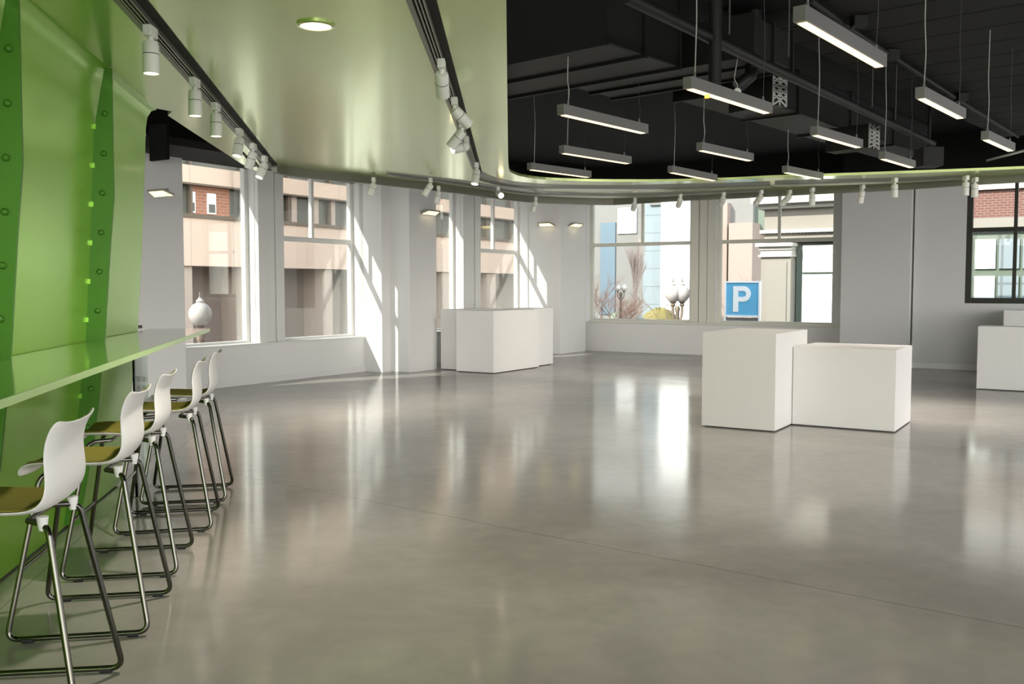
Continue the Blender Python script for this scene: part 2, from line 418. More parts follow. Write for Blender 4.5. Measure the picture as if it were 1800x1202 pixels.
# baseboards
obj('baseboard_far', MB().stbox(7.245, 7.26, 0.86, pl_, 0, 0.10), M['white'], structure=True)
obj('baseboard_right', MB().stbox(RW - 0.015, RW, pr_, EAST_T, 0, 0.10), M['white'], structure=True)
obj('baseboard_left', MB().stbox(-4.46, 0.06, 0.0, 0.015, 0, 0.09), M['white'], structure=True)
# window ledges
obj('trim_3', MB().stbox(-4.46, 0.055, -0.22, 0.03, SILL_L, SILL_L + 0.035), M['frame_white'], structure=True, bevel=0.004)
obj('trim_4', MB().stbox(1.11, 5.78, -0.22, 0.03, SILL_L, SILL_L + 0.035), M['frame_white'], structure=True, bevel=0.004)
obj('trim_5', MB().stbox(7.21, 7.50, 0.86, pl_ - 0.003, SILL_R, SILL_R + 0.04), M['frame_beige'], structure=True, bevel=0.004)

# glazed walls behind the viewer: mullioned, letting daylight in
mb = MB()
mb.stbox(-19.4, 6.5, EAST_T, EAST_T + 0.4, 3.75, TOP_Z)
for s in (-19.4, -12.6, -6.2, 0.0, 5.9):
    mb.stbox(s, s + 0.55, EAST_T, EAST_T + 0.4, 0, 3.75)
obj('wall_east', mb, M['white'], structure=True)
mb = MB()
mb.stbox(-19.4, -19.0, -0.45, 16.4, 3.75, TOP_Z); 
for t in (-0.45, 5.0, 10.5, 15.9):
    mb.stbox(-19.4, -19.0, t, t + 0.5, 0, 3.75)
obj('wall_back', mb, M['white'], structure=True)
for k, (sa, sb) in enumerate(((-18.85, -12.6), (-12.05, -6.2), (-5.65, 0.0), (0.55, 5.9))):
    portal('daylight_portal', ST((sa + sb) / 2, EAST_T + 0.2, 1.87), -V, sb - sa, 3.74)
for ta, tb in ((0.05, 5.0), (5.5, 10.5), (11.0, 15.9)):
    portal('daylight_portal', ST(-19.2, (ta + tb) / 2, 1.87), U, tb - ta, 3.74)

# ---- windows
def window(n, axis, a, b, depth, z0, z1, transom, vbar, m, m_in=None, fw=0.07, fd=0.09):
    """axis 's': window in the street wall between s=a..b at t=depth; axis 't': in a cross wall between t=a..b at s=depth"""
    def bx(mb, p0, p1, d0, d1, za, zb):
        if axis == 's': mb.stbox(p0, p1, d0, d1, za, zb)
        else: mb.stbox(d0, d1, p0, p1, za, zb)
    d0, d1 = depth - fd / 2, depth + fd / 2
    mb = MB()
    bx(mb, a, a + fw, d0, d1, z0, z1); bx(mb, b - fw, b, d0, d1, z0, z1)
    bx(mb, a + fw, b - fw, d0, d1, z0, z0 + fw); bx(mb, a + fw, b - fw, d0, d1, z1 - fw, z1)
    root = obj('window_%d' % n, mb, m, structure=True, bevel=0.004)
    if transom:
        mb = MB(); bx(mb, a + fw, b - fw, d0 + .006, d1 - .006, transom - 0.035, transom + 0.045)
        obj('transom', mb, m, root)
    if vbar:
        mb = MB()
        for p in vbar: bx(mb, p - 0.028, p + 0.028, d0 + .012, d1 - .012, (transom + 0.045) if transom else z0 + fw, z1 - fw)
        obj('mullion', mb, m, root)
    mb = MB(); bx(mb, a + fw * .6, b - fw * .6, depth - 0.006, depth + 0.006, z0 + fw * .6, z1 - fw * .6)
    obj('pane', mb, M['glass'], root)
    return root
GT = -0.28
zl = SILL_L + 0.0
window(1, 's', *WIN_L[0], GT, zl, HEAD_L, None, None, M['frame_white'])
window(2, 's', *WIN_L[1], GT, zl, HEAD_L, TR_L, [-0.95], M['frame_white'])
window(3, 's', *WIN_L[2], GT, zl, HEAD_L, None, None, M['frame_white'])
window(4, 's', *WIN_L[3], GT, zl, HEAD_L, TR_L, [4.72], M['frame_white'])
window(5, 't', *WIN_R[0], 7.53, SILL_R + .02, HEAD_R, TR_R, [2.08], M['frame_beige'])
window(6, 't', *WIN_R[1], 7.53, SILL_R + .02, HEAD_R, TR_R, [5.28], M['frame_beige'])
tz = PS(1750, 404, RW + .08).z
window(7, 't', wl_, wr_, RW + 0.10, DW_Z0, DW_Z1, tz, [to_st(PS(1784, 450, RW + .1))[1]], M['frame_black'], fw=0.10, fd=0.12)
mbv = MB(); p_ = to_st(PS(1784, 450, RW + .1))[1]
mbv.stbox(RW + .06, RW + .14, p_ - .03, p_ + .03, DW_Z0 + .1, tz - .035)
obj('mullion', mbv, M['frame_black'], bpy.data.objects['window_7'])
# posts with grooves between paired windows
mb = MB()
for s0, s1 in ((-2.40, -1.84), (3.20, 3.86)):
    w_ = (s1 - s0) / 3
    for k in range(3): mb.stbox(s0 + k * w_ + .008, s0 + (k + 1) * w_ - .008, -0.10, -0.02 - 0.02 * (k == 1), SILL_L + .035, HEAD_L)
obj('trim_6', mb, M['frame_white'], structure=True, bevel=0.004)
mb = MB()
for k in range(3): mb.stbox(7.33 + .02 * (k == 1), 7.40, 3.33 + k * .2 + .008, 3.33 + (k + 1) * .2 - .008, SILL_R + .04, HEAD_R)
obj('trim_7', mb, M['frame_beige'], structure=True, bevel=0.004)

# =================================================================== GREEN WALL AND GREEN CEILING
ZC = 2.84
W0 = Vector((-3.0, 7.1, 0)); WA = Vector((-0.158, 0.987, 0)).normalized(); WN = Vector((WA.y, -WA.x, 0))
def WP(a, m, z): return W0 + WA * a + WN * m + Vector((0, 0, z))     # a along the wall, m out into the room
SEC = [(0.0, 0.0), (0.09, 0.60), (0.16, 1.18), (0.20, 1.74), (0.235, 2.39), (0.25, 2.70), (0.262, 2.78), (0.29, 2.825), (0.33, ZC)]
def wall_m(z):
    for (m0, z0), (m1, z1) in zip(SEC, SEC[1:]):
        if z <= z1: return m0 + (m1 - m0) * (z - z0) / (z1 - z0)
    return SEC[-1][0]
A_NEAR = -14.0
gw = MB()
prof = SEC
thick = 0.05
inner = [(m - thick, z) for m, z in SEC[:-1]] + [(SEC[-1][0] - thick, ZC + 0.05)]
front = {}
for a in (A_NEAR, 0.0):
    front[a] = ([gw.bm.verts.new(WP(a, m, max(z, 0.012))) for m, z in prof], [gw.bm.verts.new(WP(a, m, max(z, 0.012))) for m, z in inner])
(fa, ia), (fb, ib) = front[A_NEAR], front[0.0]
for k in range(len(prof) - 1):
    gw.bm.faces.new((fa[k], fb[k], fb[k + 1], fa[k + 1])); gw.bm.faces.new((ia[k], ia[k + 1], ib[k + 1], ib[k]))
    gw.bm.faces.new((fa[k], fa[k + 1], ia[k + 1], ia[k])); gw.bm.faces.new((fb[k], ib[k], ib[k + 1], fb[k + 1]))
gw.bm.faces.new((fa[0], ia[0], ib[0], fb[0])); gw.bm.faces.new((fa[-1], fb[-1], ib[-1], ia[-1]))
green_wall = obj('wall_green', gw, M['green_wall'], structure=True, smooth=True)
obj('baseboard_green', MB().frame_box(WP(A_NEAR, -0.06, 0.0), WA * (-A_NEAR), WN * 0.035, (0, 0, 0.05)), M['slot'], structure=True)

def rib(a):
    outer = [(0.09, 0.03), (0.20, 0.60), (0.27, 1.18), (0.315, 1.74), (0.345, 2.05), (0.35, ZC - .005)]
    pts = [(m, z) for m, z in outer] + [(wall_m(z) - 0.01, z) for z in (ZC - .005, 2.39, 1.74, 1.18, 0.6, 0.03)]
    mb = MB(); th = 0.02
    lo = [mb.bm.verts.new(WP(a, m, z)) for m, z in pts]; hi = [mb.bm.verts.new(WP(a + th, m, z)) for m, z in pts]
    mb.bm.faces.new(lo); mb.bm.faces.new(list(reversed(hi)))
    for i in range(len(pts)):
        j = (i + 1) % len(pts); mb.bm.faces.new((lo[i], hi[i], hi[j], lo[j]))
    # folded lip along the wall with small tabs
    r = obj('rib', mb, M['green_rib'], green_wall)
    tabs = MB()
    z = 0.35
    while z < ZC - .2:
        m = wall_m(z); tabs.frame_box(WP(a - 0.012, m - .004, z), WA * 0.012, WN * 0.018, (0, 0, 0.03)); z += 0.235
    obj('rib_tab', tabs, M['green_wall'], r)
    z = 0.40
    while z < ZC - .1:
        m = wall_m(z) + 0.062
        Mx = Matrix.Translation(WP(a, m, z)) @ (-WA).to_track_quat('Z', 'Y').to_matrix().to_4x4()
        b = MB().lathe([(0.0, -.002), (0.017, -.002), (0.017, 0.010), (0.011, 0.018), (0.0, 0.020)], 12, M=Mx)
        obj('bolt', b, M['green_rib'], r, smooth=True); z += 0.24
    return r
rib(-1.37); rib(-2.95); rib(-4.55)

# --- green ceiling: plan outline measured from the photograph on the level ZC
def cz(pts, z=ZC): return [PZ(x, y, z) for x, y in pts]
def resample(pts, n):
    d = [0]
    for p, q in zip(pts, pts[1:]): d.append(d[-1] + (q - p).length)
    # Catmull-Rom for smoothness
    out = []
    for k in range(n):
        x = d[-1] * k / (n - 1); i = 0
        while i < len(d) - 2 and d[i + 1] < x: i += 1
        t = (x - d[i]) / max(1e-9, d[i + 1] - d[i])
        p0, p1, p2, p3 = pts[max(i - 1, 0)], pts[i], pts[i + 1], pts[min(i + 2, len(pts) - 1)]
        out.append(p1 * (2 * t ** 3 - 3 * t * t + 1) + p2 * (-2 * t ** 3 + 3 * t * t) + ((p2 - p0) * .5) * (t ** 3 - 2 * t * t + t) + ((p3 - p1) * .5) * (t ** 3 - t * t))
    return out
C0 = [(893, 270), (894.5, 296), (900, 304), (918, 310.3), (953, 315.2), (1000, 317.6), (1060, 319), (1147, 319.3), (1200, 318.4), (1289, 315.8), (1360, 312.3), (1493, 308), (1606, 304), (1700, 300.5), (1800, 296.5), (1900, 292)]
C5 = [(487, 288.7), (498, 292.7), (529, 297.8), (564, 301.8), (618, 307.2), (671, 312.7), (753, 322), (847, 334), (900, 342), (953, 346.6), (1060, 350), (1102, 348.6), (1200, 342.5), (1278, 338.5), (1360, 334), (1468, 328), (1595, 321), (1693, 313.5), (1800, 307), (1900, 300)]
# left track runs along the wall, right track along the opening
LT_L0, LT_L1 = PZ(205, 3, ZC), PZ(470, 296, ZC)
LT_R0, LT_R1 = PZ(262, 3, ZC), PZ(487, 288.7, ZC)
RT_L0, RT_L1 = PZ(716, 3, ZC), PZ(838, 315, ZC)
RT_R0, RT_R1 = PZ(768, 3, ZC), PZ(847, 301, ZC)
def extend(p0, p1, y):   # point on the line at world y
    k = (y - p0.y) / (p1.y - p0.y); return p0 + (p1 - p0) * k
YB = -7.0
op_edge = resample(cz(C0), 60); outer = resample(cz(C5), 90)
CT = 0.03
# main panel (between the left track and the black opening)
near_op = extend(PZ(890, 3, ZC), PZ(893, 270, ZC), YB)
left_near = extend(LT_R0, LT_R1, YB)
left_line = [left_near + (LT_R1 - left_near) * (k / 40) for k in range(40)]
op_line = [near_op + (op_edge[0] - near_op) * (k / 40) for k in range(40)]
mb = MB(); mb.slab_strip(left_line + outer, op_line + resample(op_edge, 90), ZC, ZC + CT)
obj('ceiling_green', mb, M['green_ceil'], structure=True)
# strip between wall and left track, ending in a blunt nose
strip_l = [WP(A_NEAR, SEC[-1][0], ZC), WP(-0.05, SEC[-1][0], ZC), WP(0.06, SEC[-1][0] + 0.10, ZC), PZ(295, 203, ZC), PZ(360, 246, ZC), PZ(420, 285, ZC), PZ(440, 297, ZC), PZ(452, 301, ZC)]
near_l = extend(LT_L0, LT_L1, strip_l[0].y)
def on_l(p): return extend(LT_L0, LT_L1, p.y)
strip_r = [on_l(p) for p in strip_l]
strip_r[-1] = PZ(468, 301, ZC); strip_r[-2] = PZ(464, 294, ZC)
mb = MB(); mb.slab_strip(strip_l, strip_r, ZC, ZC + 0.05)
obj('ceiling_green.001', mb, M['green_ceil'], structure=True)
# outer fascia lip
fas_o = []
for i, p in enumerate(outer):
    d = outer[min(i + 1, len(outer) - 1)] - outer[max(i - 1, 0)]; n = Vector((-d.y, d.x, 0)).normalized(); fas_o.append(p + n * 0.06)
lead = PZ(470, 297, ZC)
mb = MB(); mb.slab_strip(outer, fas_o, ZC - 0.085, ZC + CT)
obj('trim_8', mb, M['fascia'], structure=True)

# --- lighting tracks
def track(name, label, left, right, z, rails=3, lip=True, mats=None, n=2):
    root = thing(name, label, 'lighting track', (left[0] + right[0]) / 2 * 1.0)
    root.location.z = z
    mb = MB(); mb.slab_strip(left, right, z - 0.004, z + 0.02)
    obj('channel', mb, mats or M['slot'], root)
    for k in range(rails):
        f = (0.36 + 0.13 * k) if rails == 3 else (0.3 + .3 * k)
        pts = [l + (r - l) * f for l, r in zip(left, right)]
        mb = MB(); w = 0.004 if rails == 3 else 0.010
        a = []; b = []
        for i, p in enumerate(pts):
            d = pts[min(i + 1, len(pts) - 1)] - pts[max(i - 1, 0)]; q = Vector((-d.y, d.x, 0)).normalized() * w; a.append(p + q); b.append(p - q)
        mb.slab_strip(a, b, z - 0.030, z - 0.004); obj('rail', mb, M['rail'], root)
    if lip:
        mb = MB(); l2 = [l + (r - l) * 0.20 for l, r in zip(left, right)]
        mb.slab_strip(left, l2, z - 0.012, z - 0.004); obj('lip', mb, M['grey_metal'], root)
    return root
LTL = [extend(LT_L0, LT_L1, y) for y in (-7.0, 2, 6, PZ(470, 296, ZC).y)]
LTR = [extend(LT_R0, LT_R1, y) for y in (-7.0, 2, 6, LT_R1.y)]
track('lighting_track', 'dark recessed lighting track along the green wall, left of the wide green panel', LTL, LTR, ZC)
RTL = [extend(RT_L0, RT_L1, y) for y in (-7.0, 2, 6, RT_L1.y)]
RTR = [extend(RT_R0, RT_R1, y) for y in (-7.0, 2, 6, RT_R1.y)]
track('lighting_track', 'dark recessed lighting track near the edge of the black opening', RTL, RTR, ZC)
# curved tracks along the rounded ceiling edge
c1 = [(847, 301.5), (864, 309.5), (891, 317), (918, 320.7), (953, 323), (1000, 324.3), (1060, 325), (1147, 324.3), (1200, 323), (1300, 320.5), (1354, 318.5)]
c2 = [(838, 316), (858, 321.5), (888, 327), (915, 330.3), (953, 333), (1000, 334), (1060, 334.5), (1147, 335), (1200, 334), (1300, 330.5), (1354, 328.5)]
track('curved_lighting_track', 'curved grey track continuing from the right track along the black opening', resample(cz(c2), 40), resample(cz(c1), 40), ZC, rails=1, lip=False, mats=M['grey_metal'])
c3 = [(680, 303), (740, 308.3), (811, 316.4), (864, 325), (918, 331.5), (960, 335.6), (1060, 339), (1147, 338.5), (1250, 335), (1340, 331)]
c4 = [(681, 304.5), (740, 314), (793, 321.2), (847, 329), (900, 337.5), (953, 343), (1060, 346.3), (1147, 344.5), (1250, 339), (1340, 334)]
track('curved_lighting_track', 'middle curved dark track tapering to a point above the white column', resample(cz(c4), 40), resample(cz(c3), 40), ZC, rails=1, lip=False, mats=M['grey_metal'])
c7 = [(1362, 317.5), (1450, 315), (1568, 312.2), (1640, 309.8), (1690, 307.5)]
c8 = [(1362, 327), (1450, 324.5), (1568, 320.5), (1640, 316), (1690, 312.5)]
track('curved_lighting_track', 'pale straight end of track over the grey pier by the black window', resample(cz(c8), 16), resample(cz(c7), 16), ZC, rails=1, lip=False, mats=M['fascia'])

# --- recessed downlight and supply slots
p = PZ(555, 43, ZC)
dl = thing('recessed_downlight', 'round recessed downlight glowing in the wide green ceiling panel', 'downlight', (p.x, p.y, ZC - 0.012))
obj('trim_ring', MB().lathe([(0.080, 0.012), (0.097, 0.0115), (0.097, 0.004), (0.080, 0.0)], 40, axis_o=(p.x, p.y, ZC - 0.012), ring=True), M['green_ceil'], dl, smooth=True)
obj('diffuser', MB().lathe([(0, 0.002), (0.081, 0.002), (0.081, 0.011), (0, 0.011)], 40, axis_o=(p.x, p.y, ZC - 0.012)), M['downlight_on'], dl)
ld = bpy.data.lights.new('downlight_light', 'AREA'); ld.shape = 'DISK'; ld.size = .15; ld.energy = 16; ld.color = (1.0, 0.92, 0.80); ld.spread = math.radians(120)
lo = bpy.data.objects.new('downlight_light', ld); col.objects.link(lo); lo.parent = dl; lo.location = (0, 0, -.003)
for k, (xa, ya, xb, yb) in enumerate(((427, 268, 446, 292), (433, 274, 448, 292), (445, 280, 454, 293), (452, 276, 462, 291))):
    a, b = PZ(xa, ya, ZC), PZ(xb, yb, ZC)
    o = obj('air_slot', MB().bar(a - Vector((0, 0, .004)), b - Vector((0, 0, .004)), 0.022, 0.007), M['slot'])
    tag(o, ('leftmost', 'second', 'third', 'rightmost')[k] + ' black slit in the green ceiling nose beside the left track', 'air slot', 'slits in the green ceiling nose')

# --- spotlights
def spotlight(name, label, group, foot, head_dir, zc=ZC, sc=1.0, lit=True, watts=0):
    """foot: point under the track; head_dir: aim"""
    root = thing('track_spotlight', label, 'spotlight', foot, 0.0, group)
    f = Vector(foot); hd = Vector(head_dir).normalized()
    obj('adapter', MB().frame_box(f + Vector((-.022, -.05, -.055)) * sc, Vector((.044, 0, 0)) * sc, Vector((0, .10, 0)) * sc, Vector((0, 0, .055)) * sc), M['spot_white'], root, bevel=0.006)
    piv = f + Vector((0, 0, -.085)) * sc
    obj('yoke', MB().tube([f + Vector((0, 0, -.05)) * sc, piv + Vector((0, 0, .0)), piv + hd * .03 * sc], .016 * sc, 10), M['spot_white'], root, smooth=True)
    Mx = Matrix.Translation(piv) @ hd.to_track_quat('Z', 'Y').to_matrix().to_4x4()
    r = .040 * sc
    obj('head', MB().lathe([(0, -.012 * sc), (r * .82, -.010 * sc), (r, 0.005 * sc), (r, .052 * sc), (r * .96, .0525 * sc), (r * .96, .056 * sc), (r, .0565 * sc), (r, .150 * sc), (r * .9, .150 * sc), (r * .86, .142 * sc), (0, .142 * sc)], 24, M=Mx), M['spot_white'], root, smooth=True)
    obj('ring', MB().lathe([(r * .97, .0522 * sc), (r * 1.008, .0524 * sc), (r * 1.008, .0562 * sc), (r * .97, .0564 * sc)], 24, M=Mx, ring=True), M['spot_dark'], root)
    obj('lens', MB().lathe([(0, .1425 * sc), (r * .84, .1425 * sc), (r * .84, .1465 * sc), (0, .1465 * sc)], 24, M=Mx), M['lamp_on'] if lit else M['spot_white'], root)
    if watts:
        ld = bpy.data.lights.new('spot_light', 'SPOT'); ld.energy = watts; ld.spot_size = math.radians(95); ld.spot_blend = 1.0; ld.shadow_soft_size = .03; ld.color = (1.0, 0.94, 0.86)
        lo = bpy.data.objects.new('spot_light', ld); col.objects.link(lo); lo.parent = root
        lo.location = (piv + hd * .155 * sc) - f; lo.rotation_euler = hd.to_track_quat('-Z', 'Y').to_euler()
    return root
ORD = ['first', 'second', 'third', 'fourth', 'fifth', 'sixth', 'seventh', 'eighth', 'ninth', 'tenth', 'eleventh', 'twelfth', 'thirteenth', 'fourteenth', 'fifteenth']
down = (0, 0, -1)
lt = [((264, 46), down), ((342, 137), down), ((379, 181), down), ((421, 226), (-.1, -.25, -1)), ((445, 252), (-.35, .1, -1)), ((465, 274), (-.3, -.35, -.9))]
for k, ((px, py), hd) in enumerate(lt):
    spotlight('s', 'white cylinder spotlight on the left wall track, %s from the camera end' % ORD[k], 'spotlights on the left track', PZ(px, py, ZC - .031), hd)
rt = [((776, 105), (.0, .62, -.5)), ((799, 172), (.55, .45, -.5)), ((812, 213), (-.5, .1, -.6)), ((820, 240), (-.75, -.55, -.25)), ((838, 286), (-.15, -.3, -1))]
for k, ((px, py), hd) in enumerate(rt):
    spotlight('s', 'white swivelled spotlight on the right straight track, %s from the camera end' % ORD[k], 'spotlights on the right track', PZ(px, py, ZC - .031), hd, lit=k > 2)
cs = [((657, 312), (-.35, -.2, -.9), 'by the right reveal of the second street window'), ((757, 313), (-.5, -.1, -.8), 'hanging before the white column lamp, upper of the pair'), ((771, 327), (-.2, -.1, -1), 'hanging before the white column lamp, lower of the pair'),
      ((876, 328), (.25, -.9, -.3), 'facing the camera at the paired far windows'), ((942, 346), (-.35, -.1, -.9), 'over the corner column with two wall lamps'),
      ((1116, 348), (-.05, 1, -.55), 'before the first window right of the corner'), ((1196, 341), (-.05, 1, -.55), 'before the right pane of the first corner window'),
      ((1272, 338), (-.05, 1, -.55), 'over the blue parking sign window, its leftmost'), ((1338, 334), (-.3, .7, -.6), 'before the mullion above the parking sign'),
      ((1388, 334), (-.55, .6, -.7), 'tilted, right of the mullion above the parking sign'), ((1428, 330), down, 'upright, over the right end of the parking sign window'),
      ((1516, 325), (0, .5, -1), 'white, against the left half of the grey pier'), ((1573, 313), down, 'white, against the right half of the grey pier'),
      ((1698, 309), down, 'at the upper left corner of the black window'), ((1714, 312), down, 'just inside the top of the black window')]
for k, ((px, py), hd, w) in enumerate(cs):
    spotlight('s', 'small curved-edge spotlight ' + w, 'spotlights along the curved ceiling edge', PZ(px, py, ZC - .03 if k not in () else ZC), hd, sc=0.98, lit=k in (3,), watts=0 if k == 3 else 80)

# --- wall lamps
def wall_lamp(label, centre, nrm, along, w=0.36):
    c = Vector(centre); n = Vector(nrm).normalized(); a = Vector(along).normalized()
    root = thing('wall_lamp', label, 'wall lamp', c, 0, 'wall lamps on the columns')
    obj('back_plate', MB().frame_box(c - a * .06 - Vector((0, 0, .05)), a * .12, n * .02, (0, 0, .10)), M['pend_grey'], root, bevel=0.004)
    # shallow tray leaning out from the column
    o = c + n * .02
    mb = MB()
    pts = [o - a * w / 2 + Vector((0, 0, -.045)), o + a * w / 2 + Vector((0, 0, -.045)), o + a * (w / 2 - .05) + n * .13 + Vector((0, 0, .012)), o - a * (w / 2 - .05) + n * .13 + Vector((0, 0, .012))]
    up = Vector((0, 0, .022))
    mb.faces([*pts, *[q + up for q in pts]], [(3, 2, 1, 0), (4, 5, 6, 7), (0, 1, 5, 4), (1, 2, 6, 5), (2, 3, 7, 6), (3, 0, 4, 7)])
    obj('tray', mb, M['pend_grey'], root, bevel=0.003)
    mb = MB(); cen = sum(pts, Vector()) / 4
    q = [cen + (p - cen) * .86 - Vector((0, 0, .004)) for p in pts]
    mb.faces([*q, *[p + Vector((0, 0, .003)) for p in q]], [(3, 2, 1, 0), (4, 5, 6, 7), (0, 1, 5, 4), (1, 2, 6, 5), (2, 3, 7, 6), (3, 0, 4, 7)])
    obj('diffuser', mb, M['wall_lamp_on'], root)
    return root
p = PS(291, 339, -5.30); wall_lamp('amber-lit wall lamp on the grey pier beside the green wall', p, -U, V, .40)
p = PT(752, 373, 0.85); wall_lamp('yellow-lit wall lamp on the white column behind the back plinths', p, V, U, .46)
p = PS(962, 394, 5.79); wall_lamp('wall lamp on the left face of the corner column', p, -U, V, .42)
p = PT(1008, 395, 0.85); wall_lamp('wall lamp on the right face of the corner column', p, V, U, .52)

# =================================================================== BLACK CEILING SERVICES
E1 = Vector((0.656, 0.755, 0)); E2 = Vector((E1.y, -E1.x, 0))
# ribbed dark soffit on the right of the services zone
a = PZ(1300, 30, 3.75); 
mb = MB()
for k in range(26):
    q = a + E1 * (-6 + k * 0.55)
    mb.frame_box(q, E1 * 0.53, E2 * 9, (0, 0, 0.10))
obj('ceiling_deck', mb, M['deck'], structure=True)
def pendant(label, pa, pb, z=2.79, cab=(0.08, 0.92), topz=4.3, L=1.17):
    return pendant_w(label, PZ(*pa, z), PZ(*pb, z), z, cab, topz)
def pendant_w(label, a, b, z=2.79, cab=(0.08, 0.92), topz=4.3):
    d = (b - a).normalized(); side = Vector((d.y, -d.x, 0))
    w, h = 0.066, 0.075
    o = (a + b) / 2
    root = thing('linear_pendant', label, 'pendant light', o, 0, 'linear pendants under the black ceiling')
    obj('housing', MB().frame_box(a - side * w / 2 , b - a, side * w, (0, 0, h)), M['pend_grey'], root, bevel=0.002)
    obj('diffuser', MB().frame_box(a + d * .035 - side * (w / 2 - .010) + Vector((0, 0, -.004)), (b - a) - d * .07, side * (w - .020), (0, 0, .005)), M['tube_on'], root)
    for f in cab:
        c = a + (b - a) * f + Vector((0, 0, h))
        first = f == cab[0]
        hh = topz - z - h
        obj('cable', MB().tube(fillet([c, c + Vector((.010, 0, hh * .30)), c + Vector((-.004, 0, hh * .5)), Vector((c.x, c.y, topz))], .1), .0038 if first else .0024, 6), M['cable'] if first else M['wire'], root, smooth=True)
        obj('cable_gripper', MB().lathe([(.009, 0), (.009, .03), (.005, .04)], 10, axis_o=c), M['pend_grey'], root, smooth=True)
    ld = bpy.data.lights.new('pendant_light', 'AREA'); ld.shape = 'RECTANGLE'; ld.size = (b - a).length - .08; ld.size_y = w - .02
    ld.energy = 2.6; ld.color = (1.0, 0.92, 0.80); ld.spread = math.radians(110)
    lo = bpy.data.objects.new('pendant_light', ld); col.objects.link(lo); lo.parent = root
    lo.location = (0, 0, -0.008); lo.rotation_euler = (0, 0, math.atan2(d.y, d.x))
    return root
pendant('linear pendant nearest the green edge, lowest hung under the big duct', (985, 201), (1134, 235), topz=3.23)
pendant('linear pendant second from the front in the row beside the green edge', (987, 269), (1106, 288))
pendant('linear pendant farthest back in the row beside the green edge', (930, 298), (1036, 312))
pendant('linear pendant crossed by a black drop pipe, behind the white disc', (1208, 155), (1351, 200))
pendant('linear pendant in the middle row, between the disc and the far green edge', (1229, 264), (1320, 283), topz=3.27)
pendant('linear pendant farthest back in the middle row, touching the far green edge', (1178, 303), (1257, 318))
pendant('largest and nearest linear pendant, at the top of the photo', (1405, 37), (1549, 119), topz=3.74)
pendant('linear pendant below the first pale grille', (1430, 237), (1511, 260))
pendant('linear pendant low over the far green edge, right of the parking sign', (1379, 303), (1443, 315), topz=3.27)
pendant('bright linear pendant under the ribbed soffit, second from the top right', (1617, 172), (1690, 209), topz=3.74)
pendant('linear pendant over the grey pier, right of the second pale grille', (1550, 279), (1604, 295))
pendant('linear pendant near the right edge, above the black window', (1731, 245), (1778, 266), topz=3.74)

for k, (x, y) in enumerate(((1.0, 3.2), (2.9, 4.4), (0.6, 0.4), (2.6, 1.6), (1.9, -1.6))):      # unseen extra pendants, added to light the near floor
    a_ = Vector((x, y, 2.79)); b_ = a_ + E1 * 1.17
    pendant_w('unseen fill pendant added over the viewer, %s of the extra lamps' % ORD[k], a_, b_)
def duct(label, o, a, b, h, name='air_duct'):
    root = thing(name, label, 'duct', Vector(o) + a / 2 + b / 2)
    obj('duct_body', MB().frame_box(o, a, b, (0, 0, h)), M['duct'], root, bevel=0.01)
    # flanges
    n = max(2, int(a.length / 1.2)); da = a.normalized(); db = b.normalized()
    for k in range(n + 1):
        q = Vector(o) + a * (k / n) - da * .015
        obj('flange', MB().frame_box(q - db * .02 - Vector((0, 0, .02)), da * .03, b + db * .04, (0, 0, h + .04)), M['duct'], root)
    return root
k0 = PZ(1064, 75, 3.24)
duct('big black box duct at the left of the opening', k0 - E2 * 3.2, E1 * 1.0, E2 * 3.2, 0.95)
k0 = PZ(1000, 152, 3.32)
duct('flat black duct behind the big box duct', k0, E1 * 0.7, E2 * 1.8, 0.30)
k0 = PZ(1228, 170, 3.30)
duct('long black duct running away under the diagonal pipe', k0 - E2 * .25, E1 * 5.6, E2 * 0.60, 0.42)
# branch boxes with pale lattice grilles
def grille_box(label, px0, px1, y0, y1, z0):
    p0 = PZ(px0, y1, z0); p1 = PZ(px1, y1 + 4, z0)
    wv = p1 - p0; h = (y1 - y0) / F_PX * p0.y
    dep = Vector((-wv.y, wv.x, 0)).normalized() * 0.5
    root = thing('grille_box', label, 'air grille', p0 + wv / 2, 0, 'lattice grilles on the ducts')
    obj('box', MB().frame_box(p0, wv, dep, (0, 0, h)), M['duct'], root)
    n = Vector((wv.y, -wv.x, 0)).normalized() * 0.008
    mb = MB(); up = Vector((0, 0, h)); o = p0 + n
    for f0, f1 in (((0, 0), (1, .33)), ((0, .33), (1, .0)), ((0, .33), (1, .66)), ((0, .66), (1, .33)), ((0, .66), (1, 1)), ((0, 1), (1, .66)), ((.5, 0), (.5, 1)), ((.98, 0), (.98, 1)), ((.02, 0), (.02, 1)), ((0, .165), (1, .5)), ((0, .83), (1, .5)), ((0, .5), (1, .165)), ((0, .5), (1, .83))):
        mb.bar(o + wv * f0[0] + up * f0[1], o + wv * f1[0] + up * f1[1], 0.010, 0.014, up=wv.normalized() if f0[0] == f1[0] else (0, 0, 1))
    obj('lattice', mb, M['grille'], root)
    return root
grille_box('pale lattice grille on the near branch box, left of the long cable', 1357, 1381, 126, 184, 3.10)
grille_box('pale lattice grille on the farther branch box, above the grey pier', 1526, 1544, 218, 259, 3.02)

